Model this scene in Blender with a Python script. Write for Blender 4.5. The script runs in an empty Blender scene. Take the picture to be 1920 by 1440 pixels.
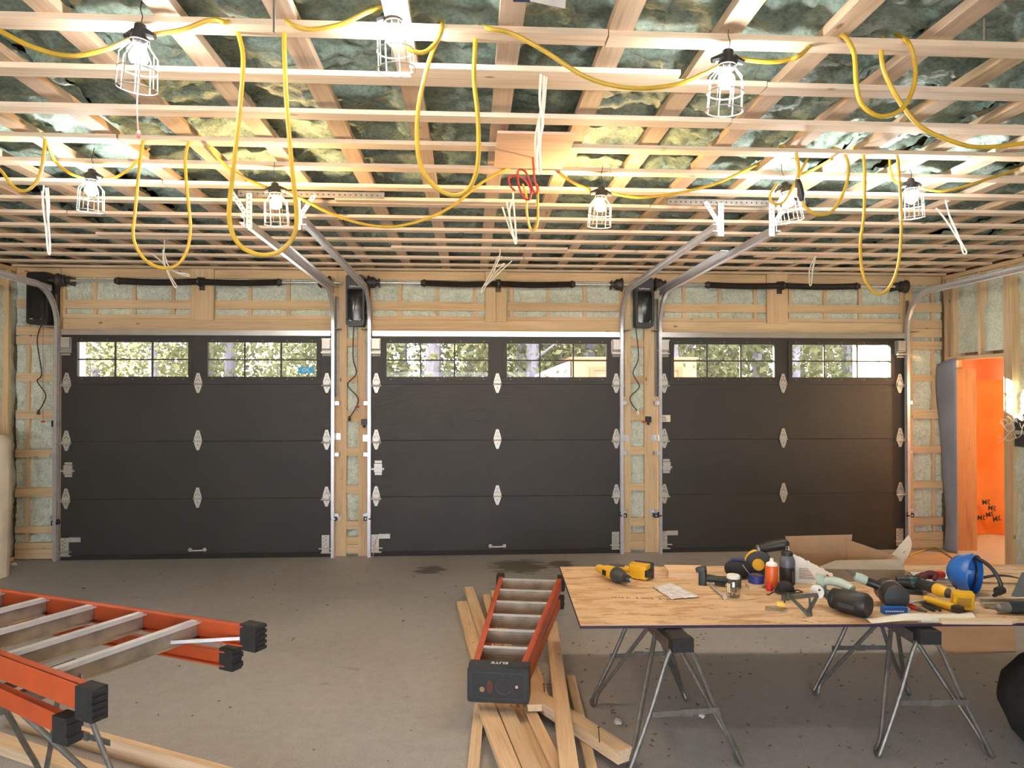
import bpy, math, random
from mathutils import Vector, Matrix, noise
random.seed(7)
S = bpy.context.scene
COL = S.collection
PI = math.pi
# ------------------------------------------------------------------ camera
CAMH, FPX, YAW, PITCH = 1.775, 1346.0, 0.058, 0.0105
cam = bpy.data.objects.new('camera', bpy.data.cameras.new('camera'))
COL.objects.link(cam)
cam.location = (0, 0, CAMH)
cam.rotation_euler = (PI/2 + PITCH, 0, -YAW)
cam.data.sensor_width = 36
cam.data.lens = FPX/1920*36
cam.data.clip_start = 0.05
S.camera = cam
# ------------------------------------------------------------------ world, sun, exposure
S.view_settings.view_transform = 'Standard'
S.view_settings.look = 'None'
S.view_settings.gamma = 1
S.view_settings.use_curve_mapping = False
S.view_settings.exposure = 0.66
W_ = bpy.data.worlds.new('sky'); S.world = W_; W_.use_nodes = True
bg = W_.node_tree.nodes['Background']
bg.inputs[0].default_value = (0.80, 0.88, 1.0, 1); bg.inputs[1].default_value = 8.0
SUND = Vector((1, -0.67, -0.262)).normalized()
sun = bpy.data.objects.new('sun', bpy.data.lights.new('sun', 'SUN')); COL.objects.link(sun)
sun.data.energy = 80.0; sun.data.angle = 0.009; sun.data.color = (1.0, 0.93, 0.80)
sun.rotation_euler = SUND.to_track_quat('-Z', 'Y').to_euler()
sun.location = (-8, 16, 8)
BULB_FRONT, BULB_COOL, BULB_WARM = 320.0, 560.0, 760.0
# ------------------------------------------------------------------ pixels to places
_f = Vector((math.sin(YAW)*math.cos(PITCH), math.cos(YAW)*math.cos(PITCH), math.sin(PITCH)))
_r = Vector((math.cos(YAW), -math.sin(YAW), 0)); _u = _r.cross(_f)
EYE = Vector((0, 0, CAMH))
def ray(x, y): return _r*((x-960)/FPX) + _u*((720-y)/FPX) + _f
def PY(x, y, Y):
    d = ray(x, y); return EYE + d*(Y/d.y)
def PZ(x, y, z=0.0):
    d = ray(x, y); return EYE + d*((z-CAMH)/d.z)
def PX(x, y, X):
    d = ray(x, y); return EYE + d*(X/d.x)
# ------------------------------------------------------------------ mesh builder
def smooth(pts, sub=6, closed=False):
    pts = [Vector(p) for p in pts]; n = len(pts); out = []
    rng = range(n if closed else n-1)
    for i in rng:
        if closed: a, b, c, d = pts[(i-1) % n], pts[i], pts[(i+1) % n], pts[(i+2) % n]
        else: a, b, c, d = pts[max(i-1, 0)], pts[i], pts[i+1], pts[min(i+2, n-1)]
        for k in range(sub):
            t = k/sub; t2 = t*t; t3 = t2*t
            out.append(0.5*((2*b)+(c-a)*t+(2*a-5*b+4*c-d)*t2+(3*b-a-3*c+d)*t3))
    if not closed: out.append(pts[-1])
    return out
def frame(p0, p1, up=(0, 0, 1)):
    x = (Vector(p1)-Vector(p0)).normalized(); u = Vector(up)
    if abs(x.dot(u)) > 0.98: u = Vector((0, 1, 0))
    y = u.cross(x).normalized(); z = x.cross(y)
    M = Matrix((x, y, z)).transposed().to_4x4(); M.translation = Vector(p0); return M
def TR(x, y, z, rz=0, ry=0, rx=0):
    return Matrix.Translation((x, y, z)) @ Matrix.Rotation(rz, 4, 'Z') @ Matrix.Rotation(ry, 4, 'Y') @ Matrix.Rotation(rx, 4, 'X')
class MB:
    def __init__(s): s.v = []; s.f = []
    def add(s, vs, fs, M=None):
        o = len(s.v)
        s.v += [tuple(M @ Vector(v)) if M is not None else tuple(v) for v in vs]
        s.f += [tuple(i+o for i in f) for f in fs]; return s
    def box(s, x0, x1, y0, y1, z0, z1, M=None):
        return s.add([(x0,y0,z0),(x1,y0,z0),(x1,y1,z0),(x0,y1,z0),(x0,y0,z1),(x1,y0,z1),(x1,y1,z1),(x0,y1,z1)],
                     [(0,3,2,1),(4,5,6,7),(0,1,5,4),(1,2,6,5),(2,3,7,6),(3,0,4,7)], M)
    def bar(s, p0, p1, w, h, up=(0, 0, 1)):
        M = frame(p0, p1, up); L = (Vector(p1)-Vector(p0)).length
        return s.box(0, L, -w/2, w/2, -h/2, h/2, M)
    def tube(s, pts, r, n=8, closed=False, M=None, cap=True):
        pts = [Vector(p) for p in pts]; m = len(pts)
        rr = r if isinstance(r, (list, tuple)) else [r]*m
        vs = []; fs = []
        t0 = ((pts[1]-pts[0]) if not closed else (pts[1]-pts[-1])).normalized()
        nrm = t0.orthogonal().normalized()
        for i in range(m):
            if closed: t = pts[(i+1) % m]-pts[i-1]
            else: t = pts[min(i+1, m-1)]-pts[max(i-1, 0)]
            if t.length < 1e-9: t = t0.copy()
            t.normalize(); nrm = nrm - t*nrm.dot(t)
            if nrm.length < 1e-6: nrm = t.orthogonal()
            nrm.normalize(); b = t.cross(nrm)
            for k in range(n):
                a = 2*PI*k/n; vs.append(pts[i]+(nrm*math.cos(a)+b*math.sin(a))*rr[i])
        for i in range(m if closed else m-1):
            j = (i+1) % m
            for k in range(n):
                fs.append((i*n+k, i*n+(k+1) % n, j*n+(k+1) % n, j*n+k))
        if cap and not closed:
            fs.append(tuple(range(n))[::-1]); fs.append(tuple((m-1)*n+k for k in range(n)))
        return s.add(vs, fs, M)
    def cyl(s, p0, p1, r, n=14, r2=None, M=None):
        return s.tube([p0, p1], [r, r if r2 is None else r2], n, M=M)
    def lathe(s, prof, n=20, M=None, sx=1, sy=1):     # (r, h) about local z
        vs = []; fs = []; m = len(prof)
        for (r, h) in prof:
            for k in range(n):
                a = 2*PI*k/n; vs.append((r*math.cos(a)*sx, r*math.sin(a)*sy, h))
        for i in range(m-1):
            for k in range(n): fs.append((i*n+k, i*n+(k+1) % n, (i+1)*n+(k+1) % n, (i+1)*n+k))
        if prof[0][0] > 1e-6: fs.append(tuple(range(n))[::-1])
        if prof[-1][0] > 1e-6: fs.append(tuple((m-1)*n+k for k in range(n)))
        return s.add(vs, fs, M)
    def prism(s, poly, z0, z1, M=None):
        n = len(poly)
        a = sum(poly[i][0]*poly[(i+1) % n][1]-poly[(i+1) % n][0]*poly[i][1] for i in range(n))
        if a < 0: poly = poly[::-1]
        vs = [(x, y, z0) for x, y in poly]+[(x, y, z1) for x, y in poly]
        fs = [tuple(range(n))[::-1], tuple(range(n, 2*n))]+[(i, (i+1) % n, n+(i+1) % n, n+i) for i in range(n)]
        return s.add(vs, fs, M)
    def rbox(s, w, d, h, r=0.01, M=None, seg=3):      # rounded in plan, base at z 0
        return s.prism(rrect(w, d, r, seg), 0, h, M)
    def ball(s, c, r, sc=(1, 1, 1), n=14, m=8, M=None):
        vs = []; fs = []
        for i in range(m+1):
            th = PI*i/m
            for k in range(n):
                a = 2*PI*k/n
                vs.append((c[0]+r*sc[0]*math.sin(th)*math.cos(a), c[1]+r*sc[1]*math.sin(th)*math.sin(a), c[2]+r*sc[2]*math.cos(th)))
        for i in range(m):
            for k in range(n): fs.append((i*n+k, (i+1)*n+k, (i+1)*n+(k+1) % n, i*n+(k+1) % n))
        return s.add(vs, fs, M)
    def sweep(s, prof, pts, M=None):                   # closed profile (a along x, b along the normal) on a path in a plane x = const
        pts = [Vector(p) for p in pts]; m = len(pts); n = len(prof); vs = []; fs = []
        for i in range(m):
            t = (pts[min(i+1, m-1)]-pts[max(i-1, 0)]).normalized(); nn = t.cross(Vector((1, 0, 0))).normalized()
            for (a, b) in prof: vs.append(pts[i]+Vector((a, 0, 0))+nn*b)
        for i in range(m-1):
            for k in range(n): fs.append((i*n+k, i*n+(k+1) % n, (i+1)*n+(k+1) % n, (i+1)*n+k))
        fs.append(tuple(range(n))[::-1]); fs.append(tuple((m-1)*n+k for k in range(n)))
        return s.add(vs, fs, M)
    def grid(s, nu, nv, fn):
        o = len(s.v)
        for i in range(nu+1):
            for j in range(nv+1): s.v.append(tuple(fn(i/nu, j/nv)))
        for i in range(nu):
            for j in range(nv):
                a = o+i*(nv+1)+j; s.f.append((a, a+nv+1, a+nv+2, a+1))
        return s
    def mesh(s, name):
        me = bpy.data.meshes.new(name); me.from_pydata(s.v, [], s.f); me.update(); return me
def rrect(w, d, r, seg=3):
    out = []
    for cx, cy, a0 in ((w/2-r, d/2-r, 0), (-w/2+r, d/2-r, 90), (-w/2+r, -d/2+r, 180), (w/2-r, -d/2+r, 270)):
        for k in range(seg+1):
            a = math.radians(a0+90*k/seg); out.append((cx+r*math.cos(a), cy+r*math.sin(a)))
    return out
def shade(me, ang=40):
    import bmesh
    bm = bmesh.new(); bm.from_mesh(me)
    bmesh.ops.recalc_face_normals(bm, faces=bm.faces)
    for f in bm.faces: f.smooth = True
    lim = math.radians(ang)
    for e in bm.edges:
        if len(e.link_faces) == 2 and e.calc_face_angle(0) > lim: e.smooth = False
    bm.to_mesh(me); bm.free()
def link(name, me, mat, parent=None, loc=None, rot=None, kind=None, label=None):
    o = bpy.data.objects.new(name, me); COL.objects.link(o)
    if mat is not None and len(me.materials) == 0: me.materials.append(mat)
    if parent is not None:
        o.parent = parent
        if loc is None and 'base' in parent: loc = [-c for c in parent['base']]
    if loc is not None: o.location = loc
    if rot is not None: o.rotation_euler = rot
    if kind: o['kind'] = kind
    if label: o['label'] = label
    return o
def part(name, mb, mat, parent=None, loc=None, rot=None, sm=True, kind=None, label=None):
    me = mb.mesh(name)
    if sm: shade(me)
    return link(name, me, mat, parent, loc, rot, kind, label)
def tag(o, label, cat, group=None):
    o['label'] = label; o['category'] = cat
    if group: o['group'] = group
    return o
def thing(name, label, cat, base=(0, 0, 0), rz=0, group=None, world=False, rot=None):
    # world=True: the parts' vertices are in world coordinates (they are shifted back by the base)
    o = bpy.data.objects.new(name, None); COL.objects.link(o); o.empty_display_size = 0.05
    o.location = base; o.rotation_euler = rot if rot else (0, 0, rz)
    if world: o['base'] = [float(c) for c in base]
    return tag(o, label, cat, group)
def struct(name, mb, mat, sm=False):
    o = part(name, mb, mat, sm=sm); o['kind'] = 'structure'; return o
def textmesh(name, body, size, M, mat, parent, ext=0.0004, align='CENTER', bold=False):
    cu = bpy.data.curves.new(name, 'FONT'); cu.body = body; cu.size = size; cu.extrude = ext
    cu.align_x = align; cu.align_y = 'CENTER'; cu.resolution_u = 2
    if bold: cu.offset = size*0.02
    t = bpy.data.objects.new(name, cu); COL.objects.link(t)
    dg = bpy.context.evaluated_depsgraph_get()
    me = bpy.data.meshes.new_from_object(t.evaluated_get(dg)); bpy.data.objects.remove(t)
    me.transform(M); me.materials.clear()
    return link(name, me, mat, parent)
# ------------------------------------------------------------------ materials
MATS = {}
def nt(name):
    m = bpy.data.materials.new(name); m.use_nodes = True; t = m.node_tree
    b = t.nodes['Principled BSDF']; MATS[name] = m; return m, t, b
def ramp(t, fac, stops):
    r = t.nodes.new('ShaderNodeValToRGB'); e = r.color_ramp.elements
    while len(e) < len(stops): e.new(0.5)
    for el, (p, c) in zip(e, stops): el.position = p; el.color = (*c, 1)
    t.links.new(fac, r.inputs[0]); return r.outputs[0]
def coords(t, scale=(1, 1, 1), rnd=True):
    tc = t.nodes.new('ShaderNodeTexCoord'); mp = t.nodes.new('ShaderNodeMapping')
    mp.inputs['Scale'].default_value = scale
    if rnd:
        oi = t.nodes.new('ShaderNodeObjectInfo'); mm = t.nodes.new('ShaderNodeMath'); mm.operation = 'MULTIPLY'
        mm.inputs[1].default_value = 37.0; t.links.new(oi.outputs['Random'], mm.inputs[0])
        va = t.nodes.new('ShaderNodeVectorMath'); va.operation = 'ADD'
        t.links.new(tc.outputs['Object'], va.inputs[0]); t.links.new(mm.outputs[0], va.inputs[1])
        t.links.new(va.outputs[0], mp.inputs['Vector'])
    else: t.links.new(tc.outputs['Object'], mp.inputs['Vector'])
    return mp.outputs[0]
def noisen(t, vec, scale, detail=3, rough=0.5, dist=0):
    n = t.nodes.new('ShaderNodeTexNoise'); n.inputs['Scale'].default_value = scale; n.inputs['Detail'].default_value = detail
    n.inputs['Roughness'].default_value = rough; n.inputs['Distortion'].default_value = dist
    t.links.new(vec, n.inputs['Vector']); return n.outputs['Fac']
def bump(t, b, h, strength=0.3, dist=0.01):
    n = t.nodes.new('ShaderNodeBump'); n.inputs['Strength'].default_value = strength; n.inputs['Distance'].default_value = dist
    t.links.new(h, n.inputs['Height']); t.links.new(n.outputs[0], b.inputs['Normal'])
def mixc(t, fac, a, b2, mode='MIX'):
    m = t.nodes.new('ShaderNodeMix'); m.data_type = 'RGBA'; m.blend_type = mode
    if isinstance(fac, float): m.inputs[0].default_value = fac
    else: t.links.new(fac, m.inputs[0])
    for sock, v in ((m.inputs[6], a), (m.inputs[7], b2)):
        if isinstance(v, tuple): sock.default_value = (*v, 1)
        else: t.links.new(v, sock)
    return m.outputs[2]
def plain(name, c, rough=0.5, metal=0.0, var=0.12, scale=20, bmp=0.0, spec=0.5):
    m, t, b = nt(name); v = coords(t)
    f = noisen(t, v, scale, 4)
    col = ramp(t, f, [(0.25, tuple(x*(1-var) for x in c)), (0.75, tuple(min(1, x*(1+var)) for x in c))])
    t.links.new(col, b.inputs['Base Color'])
    b.inputs['Roughness'].default_value = rough; b.inputs['Metallic'].default_value = metal
    b.inputs['Specular IOR Level'].default_value = spec
    if bmp: bump(t, b, noisen(t, v, scale*6, 3), bmp, 0.003)
    return m
def wood(name, axis, c1, c2, knots=0.8, rough=0.7, rings=1.0):
    m, t, b = nt(name)
    sc = [22*rings]*3; sc[axis] = 1.1
    v = coords(t, tuple(sc)); f = noisen(t, v, 1.0, 4, 0.6, 0.6)
    sc2 = [90]*3; sc2[axis] = 4
    f2 = noisen(t, coords(t, tuple(sc2)), 1.0, 2)
    col = ramp(t, f, [(0.3, c2), (0.48, c1), (0.7, tuple(min(1, x*1.12) for x in c1))])
    col = mixc(t, 0.35, col, ramp(t, f2, [(0.3, tuple(x*0.7 for x in c1)), (0.7, tuple(min(1, x*1.15) for x in c1))]))
    # per-piece tint
    oi = t.nodes.new('ShaderNodeObjectInfo')
    tint = ramp(t, oi.outputs['Random'], [(0, (0.88, 0.82, 0.77)), (0.35, (1, 0.96, 0.9)), (0.7, (1.0, 0.9, 0.82)), (1, (0.9, 0.86, 0.74))])
    col = mixc(t, 1.0, col, tint, 'MULTIPLY')
    sk = [7]*3; sk[axis] = 3.2
    vo = t.nodes.new('ShaderNodeTexVoronoi'); vo.inputs['Scale'].default_value = 1.0
    t.links.new(coords(t, tuple(sk)), vo.inputs['Vector'])
    kn = ramp(t, vo.outputs['Distance'], [(0.05, (1, 1, 1)), (0.10, (0, 0, 0))])
    mk = t.nodes.new('ShaderNodeMath'); mk.operation = 'MULTIPLY'; mk.inputs[1].default_value = knots
    t.links.new(kn, mk.inputs[0])
    col = mixc(t, mk.outputs[0], col, (0.20, 0.09, 0.04))
    t.links.new(col, b.inputs['Base Color']); b.inputs['Roughness'].default_value = rough
    b.inputs['Specular IOR Level'].default_value = 0.25
    bump(t, b, f2, 0.15, 0.002); return m
PINE, PINE2 = (0.68, 0.53, 0.34), (0.53, 0.38, 0.22)
WX = wood('pine_grain_x', 0, PINE, PINE2); WY = wood('pine_grain_y', 1, PINE, PINE2); WZ = wood('pine_grain_z', 2, PINE, PINE2)
CHORD = wood('truss_chord_wood', 1, (0.57, 0.44, 0.33), (0.38, 0.26, 0.18))
STRIP = wood('furring_wood', 0, (0.76, 0.64, 0.52), (0.62, 0.48, 0.36), knots=0.7)
LUMX = wood('lumber_wood', 0, (0.74, 0.58, 0.40), (0.56, 0.39, 0.23), knots=0.7)
PLY = wood('plywood', 0, (0.70, 0.50, 0.38), (0.58, 0.38, 0.27), knots=0.25, rings=0.5)
LVL = wood('lvl_plank', 2, (0.34, 0.19, 0.10), (0.20, 0.10, 0.05), knots=0.5, rings=0.5)
SHEATH = wood('sheathing', 2, (0.42, 0.30, 0.19), (0.30, 0.2, 0.12), rings=0.4)
def foam(name, c, d):
    m, t, b = nt(name); v = coords(t)
    f = noisen(t, v, 9, 5, 0.6); g = noisen(t, v, 55, 4, 0.6)
    col = ramp(t, f, [(0.3, d), (0.62, c)]); col = mixc(t, 0.4, col, ramp(t, g, [(0.35, tuple(x*0.7 for x in d)), (0.6, tuple(min(1, x*1.15) for x in c))]))
    t.links.new(col, b.inputs['Base Color']); b.inputs['Roughness'].default_value = 0.6
    b.inputs['Specular IOR Level'].default_value = 0.35
    bump(t, b, g, 0.6, 0.008); return m
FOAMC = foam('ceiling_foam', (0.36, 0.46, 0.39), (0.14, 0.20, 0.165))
FOAMW = foam('wall_foam', (0.68, 0.72, 0.61), (0.48, 0.53, 0.43))
def concrete():
    m, t, b = nt('concrete'); v = coords(t, rnd=False)
    f = noisen(t, v, 0.7, 6, 0.62, 0.3); g = noisen(t, v, 14, 6, 0.7); h = noisen(t, v, 140, 2)
    col = ramp(t, f, [(0.30, (0.285, 0.285, 0.285)), (0.52, (0.375, 0.38, 0.385)), (0.72, (0.45, 0.455, 0.465))])
    col = mixc(t, 0.35, col, ramp(t, g, [(0.3, (0.235, 0.235, 0.235)), (0.65, (0.45, 0.455, 0.465))]))
    col = mixc(t, 0.28, col, ramp(t, h, [(0.3, (0.1, 0.09, 0.08)), (0.6, (0.5, 0.46, 0.42))]))
    # scattered oil spots
    st = noisen(t, coords(t, (2.2, 5.0, 1), rnd=False), 1.3, 5, 0.65, 0.5)
    sm = ramp(t, st, [(0.66, (0, 0, 0)), (0.74, (0.55, 0.55, 0.55))])
    col = mixc(t, sm, col, (0.10, 0.085, 0.07))
    tc = t.nodes.new('ShaderNodeTexCoord')
    for cx, cy, r in ((0.50, 7.30, 0.55), (0.95, 7.35, 0.30), (0.52, 5.2, 0.22), (-0.4, 7.2, 0.3)):
        vd = t.nodes.new('ShaderNodeVectorMath'); vd.operation = 'DISTANCE'; vd.inputs[1].default_value = (cx, cy, 0)
        t.links.new(tc.outputs['Object'], vd.inputs[0])
        fa = t.nodes.new('ShaderNodeMapRange'); fa.inputs[1].default_value = r; fa.inputs[2].default_value = 0.0
        t.links.new(vd.outputs['Value'], fa.inputs[0])
        sp = noisen(t, coords(t, (3.5, 9, 1), rnd=False), 1.5, 4, 0.6, 0.4)
        ad = t.nodes.new('ShaderNodeMath'); ad.operation = 'MULTIPLY'; t.links.new(fa.outputs[0], ad.inputs[0]); t.links.new(sp, ad.inputs[1])
        mk = ramp(t, ad.outputs[0], [(0.20, (0, 0, 0)), (0.30, (0.8, 0.8, 0.8))])
        col = mixc(t, mk, col, (0.085, 0.07, 0.055))
    t.links.new(col, b.inputs['Base Color'])
    b.inputs['Roughness'].default_value = 0.62; b.inputs['Specular IOR Level'].default_value = 0.35
    bump(t, b, g, 0.12, 0.004); return m
CONC = concrete()
def doorskin():
    m, t, b = nt('door_skin'); v = coords(t, (9, 9, 260), rnd=False); f = noisen(t, v, 1.0, 4, 0.7, 1.2)
    g = noisen(t, coords(t, (2, 2, 2), rnd=False), 1.0, 3)
    col = ramp(t, g, [(0.3, (0.024, 0.0205, 0.017)), (0.7, (0.032, 0.027, 0.022))])
    t.links.new(col, b.inputs['Base Color']); b.inputs['Roughness'].default_value = 0.36
    b.inputs['Specular IOR Level'].default_value = 0.5
    bump(t, b, f, 0.55, 0.004); return m
DOOR = doorskin()
def osb():
    m, t, b = nt('osb'); col = None
    vo = t.nodes.new('ShaderNodeTexVoronoi'); vo.inputs['Scale'].default_value = 1; vo.feature = 'F1'
    v = coords(t, (8, 30, 1), rnd=False)
    nz = t.nodes.new('ShaderNodeTexNoise'); nz.inputs['Scale'].default_value = 5; t.links.new(v, nz.inputs['Vector'])
    va = t.nodes.new('ShaderNodeMixRGB'); va.blend_type = 'ADD'; va.inputs[0].default_value = 0.8
    t.links.new(v, va.inputs[1]); t.links.new(nz.outputs['Color'], va.inputs[2]); t.links.new(va.outputs[0], vo.inputs['Vector'])
    sp = t.nodes.new('ShaderNodeSeparateColor'); t.links.new(vo.outputs['Color'], sp.inputs[0])
    col = ramp(t, sp.outputs[0], [(0.0, (0.44, 0.27, 0.14)), (0.3, (0.62, 0.43, 0.25)), (0.7, (0.70, 0.51, 0.32)), (1, (0.58, 0.38, 0.25))])
    ed = ramp(t, noisen(t, coords(t, (7, 34, 1), rnd=False), 1, 4, 0.7, 1.8), [(0.33, (1, 1, 1)), (0.40, (0, 0, 0))])
    col = mixc(t, ed, col, (0.27, 0.14, 0.06))
    t.links.new(col, b.inputs['Base Color']); b.inputs['Roughness'].default_value = 0.62
    b.inputs['Specular IOR Level'].default_value = 0.3
    bump(t, b, sp.outputs[1], 0.15, 0.002); return m
OSB = osb()
def glassy(name, c=(1, 1, 1), fac=0.06, rough=0.02):
    m = bpy.data.materials.new(name); m.use_nodes = True; t = m.node_tree; t.nodes.clear()
    o = t.nodes.new('ShaderNodeOutputMaterial'); a = t.nodes.new('ShaderNodeBsdfTransparent'); g = t.nodes.new('ShaderNodeBsdfGlossy')
    a.inputs[0].default_value = (*c, 1); g.inputs['Roughness'].default_value = rough
    x = t.nodes.new('ShaderNodeMixShader'); x.inputs[0].default_value = fac
    t.links.new(a.outputs[0], x.inputs[1]); t.links.new(g.outputs[0], x.inputs[2]); t.links.new(x.outputs[0], o.inputs[0]); return m
GLASS = glassy('pane_glass', (0.97, 0.98, 0.98), 0.012)
JARG = glassy('jar_glass', (0.86, 0.88, 0.86), 0.16, 0.08)
def emit(name, c, s):
    m, t, b = nt(name); b.inputs['Base Color'].default_value = (*c, 1)
    b.inputs['Emission Color'].default_value = (*c, 1); b.inputs['Emission Strength'].default_value = s; return m
BULBF = emit('bulb_front', (1.0, 0.98, 0.95), BULB_FRONT); BULBC = emit('bulb_cool', (1.0, 0.98, 0.95), BULB_COOL); BULBW = emit('bulb_warm', (1.0, 0.66, 0.30), BULB_WARM)
STEEL = plain('galvanised_steel', (0.66, 0.65, 0.68), 0.32, 0.65, 0.10, 30)
STEELD = plain('weathered_steel', (0.20, 0.185, 0.165), 0.45, 0.6, 0.25, 25)
HW = plain('zinc_hardware', (0.56, 0.53, 0.48), 0.42, 0.55, 0.10, 40)
ALU = plain('aluminium', (0.76, 0.75, 0.76), 0.32, 0.35, 0.10, 12)
ALUD = plain('dirty_aluminium', (0.44, 0.37, 0.29), 0.42, 0.35, 0.35, 9)
FLASH = plain('aluminium_flashing', (0.66, 0.63, 0.60), 0.30, 0.85, 0.08, 8)
BLACK = plain('black_plastic', (0.018, 0.018, 0.019), 0.45, 0, 0.2, 30)
BLACKG = plain('black_gloss', (0.012, 0.012, 0.013), 0.18, 0, 0.1, 30)
RUBBER = plain('black_rubber', (0.020, 0.019, 0.018), 0.75, 0, 0.3, 40, 0.3)
SPRING = plain('oiled_spring', (0.035, 0.028, 0.024), 0.42, 0.3, 0.25, 40)
IRON = plain('dark_cast_iron', (0.075, 0.062, 0.055), 0.55, 0.5, 0.3, 30)
ORANGE = plain('orange_fibreglass', (0.52, 0.085, 0.022), 0.42, 0, 0.16, 8)
YCORD = plain('yellow_cord', (0.58, 0.36, 0.03), 0.45, 0, 0.16, 12)
YTOOL = plain('yellow_tool_plastic', (0.72, 0.40, 0.015), 0.42, 0, 0.10, 20)
DGREY = plain('dark_grey_plastic', (0.045, 0.046, 0.05), 0.5, 0, 0.25, 30)
TEAL = plain('teal_tool_plastic', (0.014, 0.05, 0.05), 0.4, 0, 0.2, 20)
TEALD = plain('dark_green_plastic', (0.018, 0.03, 0.028), 0.45, 0, 0.2, 20)
MINT = plain('pale_green_plastic', (0.42, 0.50, 0.42), 0.45, 0, 0.12, 20)
CABLEW = plain('white_cable', (0.72, 0.68, 0.58), 0.5, 0, 0.08, 15)
REDC = plain('red_cord', (0.42, 0.03, 0.025), 0.5, 0, 0.15, 15)
WHITE = plain('white_paint', (0.80, 0.80, 0.78), 0.5, 0, 0.05, 10)
PAPER = plain('paper_white', (0.78, 0.76, 0.72), 0.7, 0, 0.06, 15)
CREAM = plain('cream_sheeting', (0.66, 0.58, 0.44), 0.5, 0, 0.1, 6)
CARD = plain('cardboard', (0.36, 0.22, 0.12), 0.8, 0, 0.12, 10)
CARDG = plain('grey_cardboard', (0.33, 0.28, 0.22), 0.8, 0, 0.15, 8)
BLUE = plain('hard_hat_blue', (0.022, 0.13, 0.46), 0.28, 0, 0.15, 6)
BLUEB = plain('blue_box_card', (0.012, 0.11, 0.42), 0.45, 0, 0.1, 10)
NAVY = plain('navy_tape', (0.02, 0.04, 0.20), 0.5, 0, 0.1, 10)
ORB = plain('orange_can', (0.72, 0.13, 0.02), 0.35, 0, 0.08, 10)
REDP = plain('red_plastic', (0.60, 0.03, 0.02), 0.35, 0, 0.1, 10)
GLOVE = plain('maroon_glove', (0.10, 0.02, 0.022), 0.8, 0, 0.3, 20)
PURPLE = plain('purple_edge_paint', (0.035, 0.012, 0.045), 0.6, 0, 0.2, 20)
INK = plain('print_ink', (0.02, 0.02, 0.02), 0.6)
INKG = plain('faded_print', (0.20, 0.13, 0.09), 0.7)
MEMB = plain('blue_grey_membrane', (0.27, 0.29, 0.35), 0.95, 0, 0.15, 3, 0, 0.1)
GREYB = plain('grey_bottle', (0.10, 0.11, 0.125), 0.35, 0, 0.1, 10)
CLOTH = plain('black_cloth', (0.018, 0.018, 0.022), 0.85, 0, 0.3, 50, 0.3)
STICK = plain('sticker_cream', (0.75, 0.68, 0.55), 0.5, 0, 0.04, 10)
SKYB = plain('sticker_blue', (0.03, 0.42, 0.80), 0.5, 0, 0.05, 10)
TANP = plain('tan_floor_paper', (0.46, 0.30, 0.19), 0.75, 0, 0.14, 3)
BOLT = plain('bolt_dark', (0.05, 0.045, 0.04), 0.5, 0.5)
# ================================================================== structure
ZC = 3.085                    # underside of the furring strips
XL, XR, YF = -4.79, 5.36, 7.868   # stud faces of the left, right and far wall
DOORS = [(-4.30, -1.485), (-1.068, 1.658), (2.084, 4.886)]
floor = struct('floor', MB().box(-5.2, 7.6, -3.7, 8.04, -0.12, 0.0).box(5.2, 7.6, 8.04, 10.2, -0.12, 0.0), CONC)
# ---- ceiling
ceiling = struct('ceiling', MB().box(-5.2, 7.6, -3.7, 10.2, 3.36, 3.42), SHEATH)
JX = [0.147+0.4064*k for k in range(-12, 13)]+[5.315]
jm = MB().box(-0.0445, 0.0445, -3.6, 7.98, ZC+0.022, ZC+0.060).mesh('joist')
for x in JX: link('joist', jm, CHORD, ceiling, loc=(x, 0, 0))
def foambay(seed):
    m = MB(); w = 0.44; y0, y1 = -3.6, 7.98
    def fn(u, v):
        x = (v-0.5)*w; y = y0+(y1-y0)*u
        p = Vector((x*3, y*3, seed*9.1))
        big = noise.fractal(Vector((x*2.2, y*1.9, seed*5.3)), 0.9, 2.0, 3)
        rid = abs(noise.fractal(p*1.7, 0.7, 2.2, 4))
        d = 0.062+0.050*big-0.055*rid+0.012*noise.noise(p*7)
        edge = abs(v-0.5)*2
        d -= 0.035*max(0, (edge-0.62)/0.38)*(0.6+0.8*noise.noise(Vector((seed, y*5, 3))))
        return (x, y, ZC+0.062+max(0.0, min(0.22, d+0.03)))
    m.grid(520, 18, fn); me = m.mesh('spray_foam'); me.flip_normals() if hasattr(me, 'flip_normals') else None
    for p in me.polygons: p.use_smooth = True
    return me
bays = [foambay(k+1) for k in range(5)]
for k in range(len(JX)-1):
    link('spray_foam', bays[(k*3) % 5], FOAMC, ceiling, loc=((JX[k]+JX[k+1])/2, 0, 0), kind='stuff')
link('spray_foam', bays[2], FOAMC, ceiling, loc=(JX[0]-0.2, 0, 0), kind='stuff')
SY = [2.64+0.4064*k for k in range(-14, 13)]
joints = {2.64: PZ(1140, 70, ZC).x, 3.0464: PZ(1436, 165, ZC).x, 3.4528: PZ(1369, 233, ZC).x, 4.2656: PZ(1145, 322, ZC).x, 5.0784: PZ(1215, 394, ZC).x, 6.704: PZ(975, 470, ZC).x, 7.1104: PZ(980, 490, ZC).x}
def strip(x0, x1, y, w=0.085, dz=0):
    m = MB().box(x0, x1, -w/2, w/2, ZC+dz, ZC+0.022+dz)
    return part('furring_strip', m, STRIP, ceiling, loc=(0, y, 0), sm=False)
for y in SY:
    j = None
    for q, v in joints.items():
        if abs(q-y) < 0.02: j = v
    jit = random.uniform(-0.006, 0.006)
    if y > 2 and j is None and random.random() < 0.5: j = random.choice((-3.0, -1.7, 2.7, 3.5))+random.uniform(-.3, .3)
    if j is None: strip(XL, XR, y+jit)
    else:
        strip(XL, j-0.003, y+jit); strip(j+0.003, XR, y+jit+0.008)
strip(XL, XR, 7.82, 0.07)
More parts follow.
